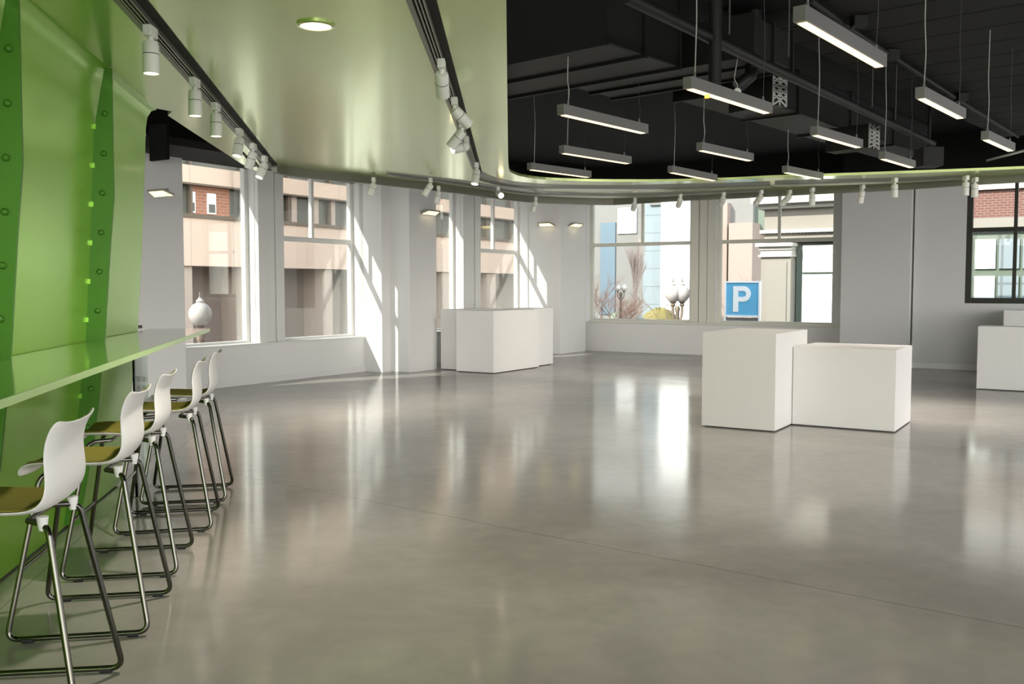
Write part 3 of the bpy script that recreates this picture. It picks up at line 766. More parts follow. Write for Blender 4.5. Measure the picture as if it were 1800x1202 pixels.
def pipe(label, pts, r, name='ceiling_pipe', cat='pipe', m=None):
    o = obj(name, MB().tube(pts, r, 14), m or M['duct'], smooth=True); tag(o, label, cat); return o
pipe('straight black pipe running diagonally under the ducts', [PZ(1100, -6, 3.25), PZ(1342, 112, 3.25), PZ(1640, 252, 3.25)], 0.040)
pipe('thin black conduit along the ribbed soffit', [PZ(1425, 0, 3.70), PZ(1500, 54, 3.70), PZ(1700, 185, 3.70), PZ(1790, 240, 3.70)], 0.022, 'conduit', 'conduit')
pd = PZ(1341, 60, 3.5)
pipe('thick black vertical drop pipe beside the diagonal pipe', [pd + Vector((0, 0.25, .75)), pd + Vector((0, .25, 0.05)), pd + Vector((-.03, .25, -.27)), pd + Vector((-.14, .25, -.36))], 0.055, 'drop_pipe')
pd = PZ(1256, 176, 2.86)
pipe('square-looking black drop pipe crossing the pendant', [Vector((pd.x * .97, pd.y * .97, 2.86)), Vector((pd.x * .97, pd.y * .97, 4.25))], 0.045, 'drop_pipe')
pipe('slim pale rod slanting at the right edge above the black window', [PZ(1735, 282, 3.0), PZ(1830, 257, 3.0)], 0.014, 'slanting_rod', 'rod', M['disc'])
for k, (px, py) in enumerate(((1510, 48), (1567, 105), (1690, 178))):
    q = PZ(px, py, 3.66)
    o = obj('junction_box', MB().frame_box(q - Vector((.06, .06, 0)), (.12, 0, 0), (0, .12, 0), (0, 0, .09)), M['duct'], bevel=.006)
    tag(o, 'black junction box on the soffit conduit, %s from the front' % ORD[k], 'junction box', 'junction boxes on the conduit')
for k, (px, ya, yb) in enumerate(((1282, 25, 60), (1386, 72, 100), (1533, 165, 188), (1574, 195, 210))):
    q = PZ(px, yb, 3.15)
    o = obj('threaded_rod', MB().tube([q, q + Vector((0, 0, 3.75 - 3.15 + .5))], .006, 8), M['wire'], smooth=True)
    tag(o, 'short threaded hanger rod, %s from the front along the soffit edge' % ORD[k], 'hanger rod', 'hanger rods under the soffit')
q = PZ(1296, 161, 2.98)
sd = thing('hanging_disc', 'small white disc hanging on a wire before the crossed pendant', 'sensor disc', q)
Mx = Matrix.Translation(q) @ Vector((-q.x, -q.y, -.4)).normalized().to_track_quat('Z', 'Y').to_matrix().to_4x4()
obj('disc', MB().lathe([(0, -.004), (.026, -.004), (.028, 0), (.026, .004), (0, .004)], 28, M=Mx), M['disc'], sd, smooth=True)
obj('wire', MB().tube(fillet([q + Vector((0, 0, .026)), q + Vector((.002, 0, .05)), q + Vector((-.025, 0, .09)), q + Vector((-.02, 0, .13)), q + Vector((.02, .05, .31))], .03), .0035, 6), M['cable'], sd, smooth=True)
q = PZ(1243, 170, 2.775)
o = obj('orange_tag', MB().frame_box(q - Vector((.014, .014, .012)), (.028, 0, 0), (0, .028, 0), (0, 0, .024)), M['orange']); tag(o, 'tiny orange tag under the crossed pendant', 'tag')
# equipment hidden in the dark
q = PZ(1632, 300, 3.0)
o = obj('black_projector', MB().frame_box(q + Vector((-.12, -.12, .05)), (.26, 0, 0), (0, .3, 0), (0, 0, .24)).tube([q + Vector((0, 0, .29)), q + Vector((0, 0, 1.2))], .02), M['duct'], bevel=.004)
tag(o, 'black equipment box on a pole above the grey pier', 'projector')
# black blind hanging above the grey pier and dark soffit behind it
o = obj('black_curtain', MB().frame_box(PS(263, 283, -5.0), V * .34, U * 0.04, (0, 0, 0.45)), M['black']); tag(o, 'small black cloth hanging above the grey pier', 'curtain')
obj('trim_9', MB().stbox(-4.9, 0.0, -0.20, 0.9, 3.36, 3.46), M['deck'], structure=True)

# =================================================================== BAR COUNTER
BZ = 1.17
b_far = PZ(368, 577, BZ); b_dir = (b_far - PZ(0, 702, BZ)).normalized(); b_in = Vector((-b_dir.y, b_dir.x, 0))
if b_in.x > 0: b_in = -b_in
b_near = b_far - b_dir * 8.0
BW = 0.52
bar = thing('bar_counter', 'long green glass bar counter running along the green wall', 'bar counter', (b_far.x + b_in.x * .3, b_far.y - 1.2, 0.0))
mb = MB()
def back_pt(a):
    q = WP(a, 0.168, BZ); q.z = b_far.z; return q
b_fb = b_far + b_in * .47 ; b_nb = back_pt(-7.4); b_kb = back_pt(-0.05)
cr = [b_near, b_far, b_fb, b_kb, b_nb]
mb.prism([(p.x, p.y) for p in cr], BZ - 0.003, BZ)
mb.prism([(p.x, p.y) for p in [b_near + b_in * .004, b_far + b_in * .004 - b_dir * .004, b_fb - b_dir * .004, b_kb, b_nb]], BZ - 0.022, BZ - 0.003)
obj('counter_top', mb, M['bar_top'], bar)
mb = MB(); mb.frame_box(b_near - b_in * 0.004, b_far - b_near, b_in * 0.010, (0, 0, 0)) if False else None
mb.frame_box(b_near + Vector((0, 0, BZ - .028)) - Vector((0, 0, b_near.z)) - b_in * .003, b_far - b_near, b_in * .008, (0, 0, .027))
mb.frame_box(b_far + Vector((0, 0, BZ - .028)) - Vector((0, 0, b_far.z)), b_dir * .004, b_in * .47, (0, 0, .027))
obj('counter_edge', mb, M['bar_edge'], bar)
for a_ in (0.0,):
    q = PZ(243, 874, 0)
    obj('glass_leg', MB().frame_box(q, b_dir * .46, b_in * .019, (0, 0, BZ - .022)), M['leg_glass'], bar)
    obj('foot_plate', MB().frame_box(q - b_in * .01, b_dir * .46, b_in * .04, (0, 0, .006)), M['chrome'], bar)
q = PZ(246, 575, BZ + .012)
obj('wall_bracket', MB().tube([q - WN * .10, q + WN * .02 + Vector((0, 0, .004))], .012, 10), M['chrome'], bar, smooth=True)

# =================================================================== BAR STOOLS
def make_stool(label, loc, rz):
    """local +x is the back side, y across"""
    root = thing('bar_stool', label, 'bar stool', loc, rz, 'bar stools along the green counter')
    prof = [(-.235, .690), (-.232, .714), (-.215, .728), (-.17, .736), (-.07, .732), (.04, .726), (.11, .728), (.158, .744), (.186, .775), (.199, .812), (.200, .856), (.196, .900), (.195, .940), (.202, .982), (.218, 1.020), (.238, 1.042)]
    hw = [.165, .185, .20, .208, .21, .21, .21, .21, .21, .21, .206, .202, .200, .202, .204, .198]
    def sheet(inset, off, curl):
        mb = MB(); rows = []; nv = 13
        for i, (x, z) in enumerate(prof):
            j0, j1 = max(i - 1, 0), min(i + 1, len(prof) - 1)
            d = Vector((prof[j1][0] - prof[j0][0], 0, prof[j1][1] - prof[j0][1])).normalized(); n = Vector((-d.z, 0, d.x))
            row = []
            for k in range(nv):
                y = (k / (nv - 1) * 2 - 1); yy = y * (hw[i] - inset)
                e = abs(y) ** 5 * curl + (y * y) * .012
                row.append(mb.bm.verts.new(Vector((x, yy, z)) + n * (off + e)))
            rows.append(row)
        if inset:
            rows_use = rows[2:-1]
        else: rows_use = rows
        for r0, r1 in zip(rows_use, rows_use[1:]):
            for k in range(nv - 1): mb.bm.faces.new((r0[k], r0[k + 1], r1[k + 1], r1[k]))
        loose = [v for v in mb.bm.verts if not v.link_faces]
        for v in loose: mb.bm.verts.remove(v)
        return mb
    sh = obj('seat_shell', sheet(0, 0, .014), M['shell'], root, world=False, smooth=True)
    so = sh.modifiers.new('solid', 'SOLIDIFY'); so.thickness = .009; so.offset = -1
    su = sh.modifiers.new('sub', 'SUBSURF'); su.levels = 1; su.render_levels = 2
    pd = obj('seat_pad', sheet(.016, .009, .004), M['pad'], root, world=False, smooth=True)
    so = pd.modifiers.new('solid', 'SOLIDIFY'); so.thickness = .009; so.offset = 0
    su = pd.modifiers.new('sub', 'SUBSURF'); su.levels = 1; su.render_levels = 2
    R = .0115
    for sy in (-1, 1):
        pts = fillet([(-.06, sy * .12, .702), (-.165, sy * .17, .702), (-.285, sy * .268, R + .006), (.285, sy * .268, R + .006), (.170, sy * .165, .695), (.09, sy * .12, .702)], .05, 7)
        obj('sled_leg', MB().tube(pts, R, 12), M['chrome'], root, world=False, smooth=True)
        for x in (-.20, .22):
            obj('foot_glide', MB().tube([(x - .022, sy * .268, .010), (x + .022, sy * .268, .010)], .0125, 10), M['rubber'], root, world=False, smooth=True)
        # moulded boss where leg meets shell
        obj('shell_boss', MB().lathe([(.0125, -.03), (.017, -.008), (.020, .018)], 12, axis_o=(.150, sy * .155, .705)), M['shell'], root, world=False, smooth=True)
    zf = .30; f = (.702 - zf) / .685
    xf = -.165 + (-.285 + .165) * f; yf = .17 + (.268 - .17) * f
    obj('footrest', MB().tube([(xf, -yf, zf), (xf, yf, zf)], .0095, 10), M['chrome'], root, world=False, smooth=True)
    obj('seat_brace', MB().tube([(-.06, -.12, .702), (-.06, .12, .702)], .009, 10).tube([(.09, -.12, .702), (.09, .12, .702)], .009, 10), M['chrome'], root, world=False, smooth=True)
    return root
back = Vector((0.98, 0.2, 0)).normalized(); RZ = math.atan2(back.y, back.x)
rear = [(-1.49, 3.35), (-1.617, 4.25), (-1.79, 5.08), (-1.91, 5.98), (-2.055, 6.765)]
LBL = ['white-backed bar stool nearest the camera, cut off by the left photo edge', 'second bar stool from the camera at the green counter', 'middle bar stool of the five along the green counter',
       'fourth bar stool from the camera, next to the farthest one', 'farthest bar stool, under the tip of the green counter']
rots = [-0.07, -0.03, -0.02, 0.02, 0.0]
proto = None
for (x, y), lb, dr in zip(rear, LBL, rots):
    c = Vector((x, y, 0)) - back * .285
    if proto is None: proto = make_stool(lb, c, RZ + dr)
    else: dup(proto, c, RZ + dr, lb)

# =================================================================== PLINTHS
def plinth(label, corner, du, dv, h, group='white display plinths'):
    """corner nearest the camera, then extents along +u (away) and v"""
    c = Vector((corner[0], corner[1], 0)); a, b = U * du, V * dv
    root = thing('display_plinth', label, 'plinth', c + a / 2 + b / 2, 0, group)
    obj('body', MB().frame_box(c + Vector((0, 0, .012)), a, b, (0, 0, h - .012)), M['plinth'], root, bevel=.004)
    sa, sb = a.normalized() * .03, b.normalized() * .03
    obj('recessed_base', MB().frame_box(c + sa + sb, a - 2 * sa, b - 2 * sb, (0, 0, .012)), M['spot_dark'], root)
    return root
plinth('tall square white plinth in front of the parking sign window', (2.735, 9.70), 1.22, -0.80, 1.025)
lc = Vector((2.735, 9.70, 0)) + U * .62 + V * .006
plinth('low wide white plinth standing right against the tall one', lc + V * 1.06, 0.95, -1.06, 0.86)
q = ST(0.90, 2.23)
plinth('front white plinth of the back cluster by the white column', q, 1.57, -0.80, 1.10)
q = ST(1.12, 1.425)
plinth('white plinth behind the left side of the front one in the back cluster', q, 1.30, -0.50, 1.11)
q = ST(2.48, 2.10)
plinth('farthest white plinth of the back cluster, its rear right corner', q, 0.76, -0.62, 1.11)
q = PZ(1716, 684, 0)
plinth('white plinth cut off by the right photo edge under the black window', (q.x + 1.2 * V.x, q.y + 1.2 * V.y), 0.42, -1.2, 0.935)
q = PZ(1761, 660, 0)
plinth('beige-white plinth rising behind the right edge plinth', (q.x + .8 * V.x, q.y + .8 * V.y), 0.7, -0.8, 1.12)

# =================================================================== OUTSIDE
GZ = -2.3
M['asphalt'] = mat('street_asphalt', (0.16, 0.16, 0.155), 0.9, var=0.15, scale=0.6)
M['pink'] = mat_brick('pink_stone_panels', (0.60, 0.44, 0.33), (0.57, 0.42, 0.32), (0.40, 0.30, 0.24), 1.0, w=1.7, h=2.05, rot=math.atan2(U.y, U.x), msize=0.012, offset=0.0)
M['brown'] = mat('brown_recess_stone', (0.19, 0.145, 0.115), 0.8, var=0.06)
M['brown_light'] = mat('light_brown_pier_stone', (0.40, 0.31, 0.245), 0.8, var=0.05)
M['shop_glass'] = mat('dark_strip_glass', (0.10, 0.10, 0.08), 0.08, var=0.2, scale=.5, spec=0.8)
M['redbrick'] = mat_brick('red_brick', (0.125, 0.047, 0.034), (0.105, 0.038, 0.028), (0.16, 0.12, 0.10), 1.0, w=0.16, h=0.06, rot=math.atan2(V.y, V.x), msize=0.007)
M['redbrick_s'] = mat_brick('red_brick_street', (0.36, 0.145, 0.08), (0.30, 0.12, 0.07), (0.36, 0.24, 0.18), 1.0, w=0.30, h=0.10, rot=math.atan2(U.y, U.x), msize=0.012)
M['stone'] = mat('pale_limestone', (0.205, 0.185, 0.155), 0.8, var=0.05, scale=2)
M['stone_white'] = mat('bright_limestone', (0.36, 0.34, 0.30), 0.8, var=0.04)
M['bluegrey'] = mat_brick('blue_grey_cladding', (0.17, 0.20, 0.215), (0.165, 0.195, 0.21), (0.11, 0.125, 0.13), 1.0, w=30, h=1.3, rot=math.atan2(V.y, V.x), msize=0.03, offset=0)
M['sunlit_clad'] = mat_brick('sunlit_white_cladding', (0.80, 0.80, 0.77), (0.78, 0.78, 0.76), (0.62, 0.63, 0.62), 1.0, w=30, h=1.3, rot=math.atan2(V.y, V.x), msize=0.03, offset=0)  # sunlight on the tower faces, painted as white cladding
M['grey_clad'] = mat('warm_grey_cladding', (0.145, 0.14, 0.13), 0.8, var=0.05)
M['blueglass'] = mat('blue_curtain_glass', (0.085, 0.125, 0.155), 0.3, var=0.08, scale=.4)
M['pinkgrey'] = mat('pink_grey_panels', (0.23, 0.175, 0.145), 0.8, var=0.05)
M['greenwin'] = mat('green_grey_window_frame', (0.08, 0.10, 0.075), 0.5, var=0.06)
M['blind'] = mat('white_window_blind', (0.74, 0.76, 0.72), 0.8, var=0.03)
M['lampglass'] = mat('frosted_lamp_glass', (0.34, 0.31, 0.285), 0.25, var=0.08, scale=9)
M['bronze'] = mat('bronze_post', (0.16, 0.12, 0.085), 0.5, metal=.3, var=0.1)
M['darkpost'] = mat('dark_green_post', (0.03, 0.035, 0.03), 0.5, var=0.1)
M['sign_blue'] = mat('parking_sign_blue', (0.10, 0.38, 0.60), 0.5, var=0.02)
M['sign_white'] = mat('parking_sign_white', (0.80, 0.80, 0.79), 0.5, var=0.01)
M['bark'] = mat('bare_tree_bark', (0.24, 0.165, 0.125), 0.9, var=0.1)
M['bark_red'] = mat('rusty_twigs', (0.15, 0.085, 0.06), 0.9, var=0.15)
M['bark_pale'] = mat('pale_tree_bark', (0.33, 0.26, 0.22), 0.9, var=0.1)
M['grass'] = mat('yellow_green_grass', (0.16, 0.135, 0.045), 0.95, var=0.25, scale=1.5)
M['hedge'] = mat('grey_green_hedge', (0.17, 0.20, 0.15), 0.95, var=0.3, scale=3)
M['carpaint_white'] = mat('white_car_paint', (0.62, 0.64, 0.65), 0.25, var=0.02)
M['carpaint_grey'] = mat('grey_car_paint', (0.22, 0.25, 0.28), 0.25, var=0.02)
M['carpaint_red'] = mat('dark_red_car_paint', (0.20, 0.05, 0.04), 0.25, var=0.02)

obj('ground', MB().box(-140, 160, -40, 190, GZ - 0.4, GZ), M['asphalt'], structure=True)

# --- pink panel building across the street (t = -13)
T1 = -13.0
bp = ST(12, T1 - 4, GZ)
pb = thing('panel_building', 'pink stone panelled building across the street on the left', 'building', bp)
z_low = PT(380, 468, T1).z; z_w0 = PT(380, 379, T1).z; z_w1 = PT(380, 326, T1).z; z_top = PT(380, 296, T1).z
s0, s1 = -14.0, 33.0
obj('lower_panels', MB().stbox(s0, s1, T1 - 8, T1, z_low, z_w0), M['pink'], pb)
obj('upper_panels', MB().stbox(s0, s1, T1 - 8, T1, z_w1, z_top), M['pink'], pb)
obj('top_panels', MB().stbox(s0, s1, T1 - 8, T1, z_top + 1.0, z_top + 4.5), M['pink'], pb)
obj('upper_strip_glass', MB().stbox(s0, s1, T1 - 8, T1 - .25, z_top, z_top + 1.0), M['shop_glass'], pb)
obj('strip_glass', MB().stbox(s0, s1, T1 - 8, T1 - .28, z_w0, z_w1), M['shop_glass'], pb)
mb = MB(); mb.stbox(s0, s1, T1 - .05, T1 + .05, z_w0 - .12, z_w0); mb.stbox(s0, s1, T1 - .05, T1 + .05, z_w1 - .06, z_w1)
k = s0
while k < s1: mb.stbox(k, k + .08, T1 - .24, T1 - .10, z_w0, z_w1); mb.stbox(k, k + .08, T1 - .2, T1 - .10, z_top, z_top + 1.0); k += 2.1
obj('strip_mullions', mb, M['bronze'], pb)
def spx(px, t): return to_st(PT(px, 420, t))[0]
# brick bay and tall sashes seen in the ribbon
sa, sb = spx(347, T1), spx(412, T1)
obj('brick_bay', MB().stbox(sa, sb, T1 - .27, T1 - .20, z_w0, z_w1), M['redbrick_s'], pb)
for xa, xb in ((372, 387), (341, 351)):
    f = obj('sash_window', MB().stbox(spx(xa, T1), spx(xb, T1), T1 - .20, T1 - .16, z_w0 + .05, z_w1 - .25), M['frame_white'], pb)
    obj('sash_glass', MB().stbox(spx(xa + 2, T1), spx(xb - 2, T1), T1 - .16, T1 - .15, z_w0 + .1, z_w1 - .6), M['shop_glass'], f)
for xa, xb in ((500, 516), (527, 541), (565, 584), (594, 604)):
    obj('window_bay', MB().stbox(spx(xa - 9, T1), spx(xa, T1), T1 - .24, T1 - .12, z_w0, z_w1), M['brown_light'], pb)
# street level: brown recessed bays and piers
obj('street_recess', MB().stbox(s0, s1, T1 - 8, T1 - 1.2, GZ, z_low), M['brown'], pb)
for k, (xa, xb) in enumerate(((408, 437), (553, 566), (300, 318), (760, 786), (840, 856))):
    a_, b_ = spx(xa, T1 - .6), spx(xb, T1 - .6)
    obj('street_pier', MB().stbox(a_, b_, T1 - 1.2, T1 - .1, GZ, z_low), M['brown_light'], pb)

# --- car in the street behind the second window
def car(label, loc, rz, m):
    root = thing('parked_car', label, 'car', loc, rz, 'cars outside')
    prof = [(-2.15, .35), (-2.2, .62), (-2.05, .85), (-1.35, .93), (-0.75, 1.40), (0.75, 1.43), (1.35, .98), (2.05, .84), (2.2, .60), (2.15, .35)]
    mb = MB()
    lo = [mb.bm.verts.new((x, -.86 if z < 1 else -.68, z)) for x, z in prof]; hi = [mb.bm.verts.new((x, .86 if z < 1 else .68, z)) for x, z in prof]
    mb.bm.faces.new(lo); mb.bm.faces.new(list(reversed(hi)))
    for i in range(len(prof)):
        j = (i + 1) % len(prof); mb.bm.faces.new((lo[i], hi[i], hi[j], lo[j]))
    obj('body', mb, m, root, world=False, bevel=.05)
    mb = MB()
    for sy in (-1, 1):
        mb.faces([(-1.15, sy * .80, .97), (1.15, sy * .80, .99), (.70, sy * .70, 1.36), (-.72, sy * .70, 1.34)], [(0, 1, 2, 3)])
    mb.faces([(1.33, -.7, 1.0), (1.33, .7, 1.0), (.80, .6, 1.41), (.80, -.6, 1.41)], [(0, 1, 2, 3)])
    mb.faces([(-1.34, -.7, .96), (-1.34, .7, .96), (-.80, .6, 1.385), (-.80, -.6, 1.385)], [(0, 1, 2, 3)])
    g = obj('car_glass', mb, M['shop_glass'], root, world=False)
    sm = g.modifiers.new('solid', 'SOLIDIFY'); sm.thickness = .03
    for x in (-1.35, 1.35):
        for sy in (-1, 1):
            Mx = Matrix.Translation((x, sy * .80, .33)) @ Matrix.Rotation(math.pi / 2, 4, 'X')
            obj('wheel', MB().lathe([(0, -.1), (.2, -.11), (.32, -.1), (.33, -.05), (.33, .05), (.32, .1), (.2, .11), (0, .1)], 20, M=Mx), M['rubber'], root, world=False, smooth=True)
    return root
q = PT(560, 596, -9.5); 
car('dark red car parked in the street below the second street window', ST(to_st(q)[0], -9.5, GZ), math.atan2(U.y, U.x), M['carpaint_red'])
for i, (px, Y, m, lb) in enumerate(((1048, 50, 'carpaint_white', 'white parked car at the far left of the first corner window'), (1108, 53, 'carpaint_grey', 'grey parked car between the twin lamp and the slim pale tree'),
                                    (1160, 42, 'carpaint_grey', 'dark grey parked car below the slim pale tree'), (1222, 47, 'carpaint_white', 'white parked car right of the twin globe lamp'))):
    x = (px - 900) / F_PX * Y
    car(lb, (x, Y, GZ + 0.75), math.pi / 2 + 0.12 * (i - 1), M[m])

# --- street lamps
def globe(root, c, r, name='globe'):
    pr = [(r * .35, -r * 1.0), (r * .55, -r * .9), (r * .9, -r * .45), (r * 1.0, -r * .05), (r * .92, r * .4), (r * .62, r * .8), (r * .30, r * 1.0), (r * .36, r * 1.12), (r * .20, r * 1.3), (r * .10, r * 1.42), (r * .02, r * 1.5)]
    g = obj(name, MB().lathe(pr, 22, axis_o=c), M['lampglass'], root, smooth=True)
    obj('finial', MB().lathe([(r * .10, r * 1.4), (r * .13, r * 1.5), (r * .05, r * 1.62), (r * .09, r * 1.7), (r * .01, r * 1.95)], 12, axis_o=c), M['bronze'], g, smooth=True)
    obj('collar', MB().lathe([(r * .25, -r * 1.55), (r * .34, -r * 1.4), (r * .22, -r * 1.25), (r * .42, -r * 1.02), (r * .3, -r * .95)], 16, axis_o=c), M['bronze'], g, smooth=True)
def lamp(label, base, heads, r, ph, m='bronze'):
    b = Vector(base)
    root = thing('street_lamp', label, 'street lamp', b, 0, 'acorn globe street lamps')
    top = max(h.z for h in heads) - r * 1.9
    obj('post', MB().lathe([(.18, 0), (.19, .15), (.12, .3), (.10, .8), (.075, 1.0), (.06, top - b.z - .1), (.09, top - b.z), (.05, top - b.z + .1)], 16, axis_o=b), M[m], root, smooth=True)
    for h in heads:
        if len(heads) > 1:
            obj('arm', MB().tube(fillet([Vector((b.x, b.y, h.z - r * 3.2)), Vector(((b.x + h.x) / 2, (b.y + h.y) / 2, h.z - r * 3.4)), Vector((h.x, h.y, h.z - r * 2.6)), Vector((h.x, h.y, h.z - r * 1.4))], r * .8), r * .16, 8), M[m], root, smooth=True)
        else:
            obj('neck', MB().tube([Vector((h.x, h.y, top - .2)), Vector((h.x, h.y, h.z - r * 1.2))], r * .2, 10), M[m], root, smooth=True)
        globe(root, h, r)
    return root
h = PY(352, 552, 16.6); rr = 0.205
lamp('acorn globe street lamp outside the first street window', (h.x, h.y, GZ), [h], rr, 0)
Yl = 30.0
h1, h2 = PY(1183, 516, Yl), PY(1199, 516, Yl)
lamp('twin globe lamp outside the first corner window, before the white facade', ((h1.x + h2.x) / 2, Yl, GZ), [h1, h2], 0.26, 0)
h1, h2 = PY(1086, 506, 46), PY(1097, 506, 46)
lamp('dark twin lamp farther off, left of the slim pale tree', ((h1.x + h2.x) / 2, 46, GZ), [h1, h2], 0.16, 0, 'darkpost')

# --- parking sign
SS = 11.2
a, b, c, d = PS(1274, 494, SS), PS(1337, 494, SS), PS(1337, 560, SS), PS(1274, 560, SS)
t0, t1 = to_st(a)[1], to_st(b)[1]; zt, zb = a.z, PS(1305, 557, SS).z
sg = thing('parking_sign', 'blue parking sign with a white letter on two white posts', 'sign', ST(SS, (t0 + t1) / 2, GZ))
obj('panel', MB().stbox(SS, SS + .05, t0 + .03, t1 - .03, zb + .03, zt - .03), M['sign_blue'], sg)
mb = MB(); fw = .045
mb.stbox(SS - .02, SS + .07, t0, t0 + fw, zb, zt); mb.stbox(SS - .02, SS + .07, t1 - fw, t1, zb, zt)
mb.stbox(SS - .02, SS + .07, t0 + fw, t1 - fw, zb, zb + fw); mb.stbox(SS - .02, SS + .07, t0 + fw, t1 - fw, zt - fw, zt)
obj('border', mb, M['sign_white'], sg)
for tt in (t0, t1 - fw): obj('post', MB().stbox(SS - .02, SS + .07, tt, tt + fw, GZ, zb), M['sign_white'], sg)
obj('lower_panel', MB().stbox(SS + .01, SS + .05, t0 + fw, t1 - fw, zb - .9, zb - .02), M['grey_clad'], sg)
# letter P: stem and bowl as one outline in the plane of the sign
pw, pz0, pz1 = (t1 - t0), PS(1290, 548, SS).z, PS(1290, 503, SS).z
tl = to_st(PS(1289, 520, SS))[1]; H_ = pz1 - pz0; st_w = H_ * .205; ro = H_ * .30; ri = ro - H_ * .185
out = [(tl, pz0), (tl + st_w, pz0), (tl + st_w, pz1 - 2 * ro)]
cx = tl + H_ * .40; cyy = pz1 - ro
out += [(cx + ro * math.cos(x), cyy + ro * math.sin(x)) for x in [math.radians(-90 + 180 * k / 20) for k in range(21)]]
out += [(tl, pz1)]
inn = [(tl + st_w, cyy - ri)] + [(cx + ri * math.cos(x), cyy + ri * math.sin(x)) for x in [math.radians(-90 + 180 * k / 20) for k in range(21)]] + [(tl + st_w, cyy + ri)]
bm_ = MB()
def quadstrip(m, A, B):
    for z in (0,):
        va = [m.bm.verts.new(ST(SS - .012, t, zz)) for t, zz in A]; vb = [m.bm.verts.new(ST(SS - .012, t, zz)) for t, zz in B]
        va2 = [m.bm.verts.new(ST(SS + .002, t, zz)) for t, zz in A]; vb2 = [m.bm.verts.new(ST(SS + .002, t, zz)) for t, zz in B]
        for i in range(len(A) - 1):
            m.bm.faces.new((va[i], va[i + 1], vb[i + 1], vb[i])); m.bm.faces.new((va[i], va2[i], va2[i + 1], va[i + 1])); m.bm.faces.new((vb[i], vb[i + 1], vb2[i + 1], vb2[i]))
angs = [math.radians(-90 + 180 * k / 20) for k in range(21)]
A_ = [(tl + st_w * .9, cyy - ro)] + [(cx + ro * math.cos(x), cyy + ro * math.sin(x)) for x in angs] + [(tl + st_w * .9, cyy + ro)]
B_ = [(tl + st_w * .9, cyy - ri)] + [(cx + ri * math.cos(x), cyy + ri * math.sin(x)) for x in angs] + [(tl + st_w * .9, cyy + ri)]
quadstrip(bm_, A_, B_)
bm_.stbox(SS - .012, SS + .002, tl, tl + st_w, pz0, pz1)
obj('letter', bm_, M['sign_white'], sg)

# --- limestone building on the right (plane s = 13.5)
S2 = 13.5
def tp(px, s=S2): return to_st(PS(px, 500, s))[1]
def zp(px, py, s=S2): return PS(px, py, s).z
lb = thing('limestone_building', 'pale limestone building with a panelled pilaster behind the parking sign', 'building', ST(S2 + 3, tp(1430), GZ))
tR = tp(1640)
obj('wall_mass', MB().stbox(S2 + .5, S2 + 7, tp(1340), tR, GZ, zp(1400, 300)), M['stone'], lb)
obj('frieze', MB().stbox(S2, S2 + .5, tp(1342), tR, zp(1400, 425), zp(1400, 365)), M['stone'], lb)
mb = MB(); mb.stbox(S2 - .12, S2 + .5, tp(1336), tR, zp(1400, 409), zp(1400, 403)); mb.stbox(S2 - .20, S2 + .5, tp(1334), tR, zp(1400, 366), zp(1400, 358)); mb.stbox(S2 - .45, S2 + .5, tp(1326), tR, zp(1400, 358), zp(1400, 335))
obj('cornice', mb, M['stone_white'], lb)
mb = MB(); t_ = tp(1338)
while t_ < tR: mb.stbox(S2 - .07, S2, t_, t_ + .05, zp(1400, 411), zp(1400, 409)); t_ += .09
obj('dentils', mb, M['stone'], lb)
obj('upper_storey', MB().stbox(S2 - .1, S2 + 4, tp(1336), tR, zp(1400, 335), zp(1400, 250)), M['stone_white'], lb)
obj('pilaster', MB().stbox(S2 - .25, S2 + .5, tp(1342), tp(1394), GZ, zp(1360, 448)), M['stone'], lb)
obj('pilaster_panel', MB().stbox(S2 - .28, S2 - .24, tp(1349), tp(1387), GZ, zp(1360, 461)), M['stone_white'] if False else M['stone'], lb)
mb = MB(); mb.stbox(S2 - .33, S2 + .5, tp(1338), tp(1396), zp(1360, 452), zp(1360, 448)); mb.stbox(S2 - .31, S2 + .5, tp(1339), tp(1396), zp(1360, 440), zp(1360, 434)); mb.stbox(S2 - .40, S2 + .5, tp(1334), tp(1399), zp(1360, 434), zp(1360, 428))
mb.stbox(S2 - .27, S2 + .5, tp(1341), tp(1395), zp(1360, 448), zp(1360, 440))
obj('capital', mb, M['stone_white'], lb)
wf = obj('window_surround', MB().stbox(S2 + .20, S2 + .5, tp(1396), tp(1520), GZ, zp(1400, 428)), M['greenwin'], lb)
obj('blind_upper', MB().stbox(S2 + .12, S2 + .20, tp(1408), tp(1490), zp(1430, 478), zp(1430, 431)), M['blind'], wf)
obj('blind_lower', MB().stbox(S2 + .12, S2 + .20, tp(1408), tp(1490), GZ + .4, zp(1430, 482)), M['blind'], wf)

# --- brick building behind the black window
S3 = 12.0
bb = thing('brick_building', 'red brick building with a green-framed shopfront outside the black window', 'building', ST(S3 + 2, tp(1760, S3), GZ))
ta, tb = tp(1690, S3), tp(2050, S3)
zz = lambda y: PS(1750, y, S3).z
obj('brick_wall', MB().stbox(S3, S3 + 5, ta, tb, zz(383), zz(333)), M['redbrick'], bb)
obj('parapet', MB().stbox(S3 - .1, S3 + 5, ta, tb, zz(333), zz(290)), M['stone_white'], bb)
obj('stone_band', MB().stbox(S3 - .08, S3 + 5, ta, tb, zz(402), zz(383)), M['stone'], bb)
obj('shopfront', MB().stbox(S3 + .1, S3 + 5, ta, tb, GZ, zz(402)), M['greenwin'], bb)
for k in range(4):
    x0 = 1710 + k * 42
    obj('shop_pane', MB().stbox(S3 + .04, S3 + .10, tp(x0 + 2, S3), tp(x0 + 38, S3), zz(472), zz(420)), M['blind'] if k == 0 else M['bluegrey'], bb)
    obj('shop_pane', MB().stbox(S3 + .04, S3 + .10, tp(x0 + 2, S3), tp(x0 + 38, S3), zz(560), zz(485)), M['blind'] if k == 0 else M['bluegrey'], bb)

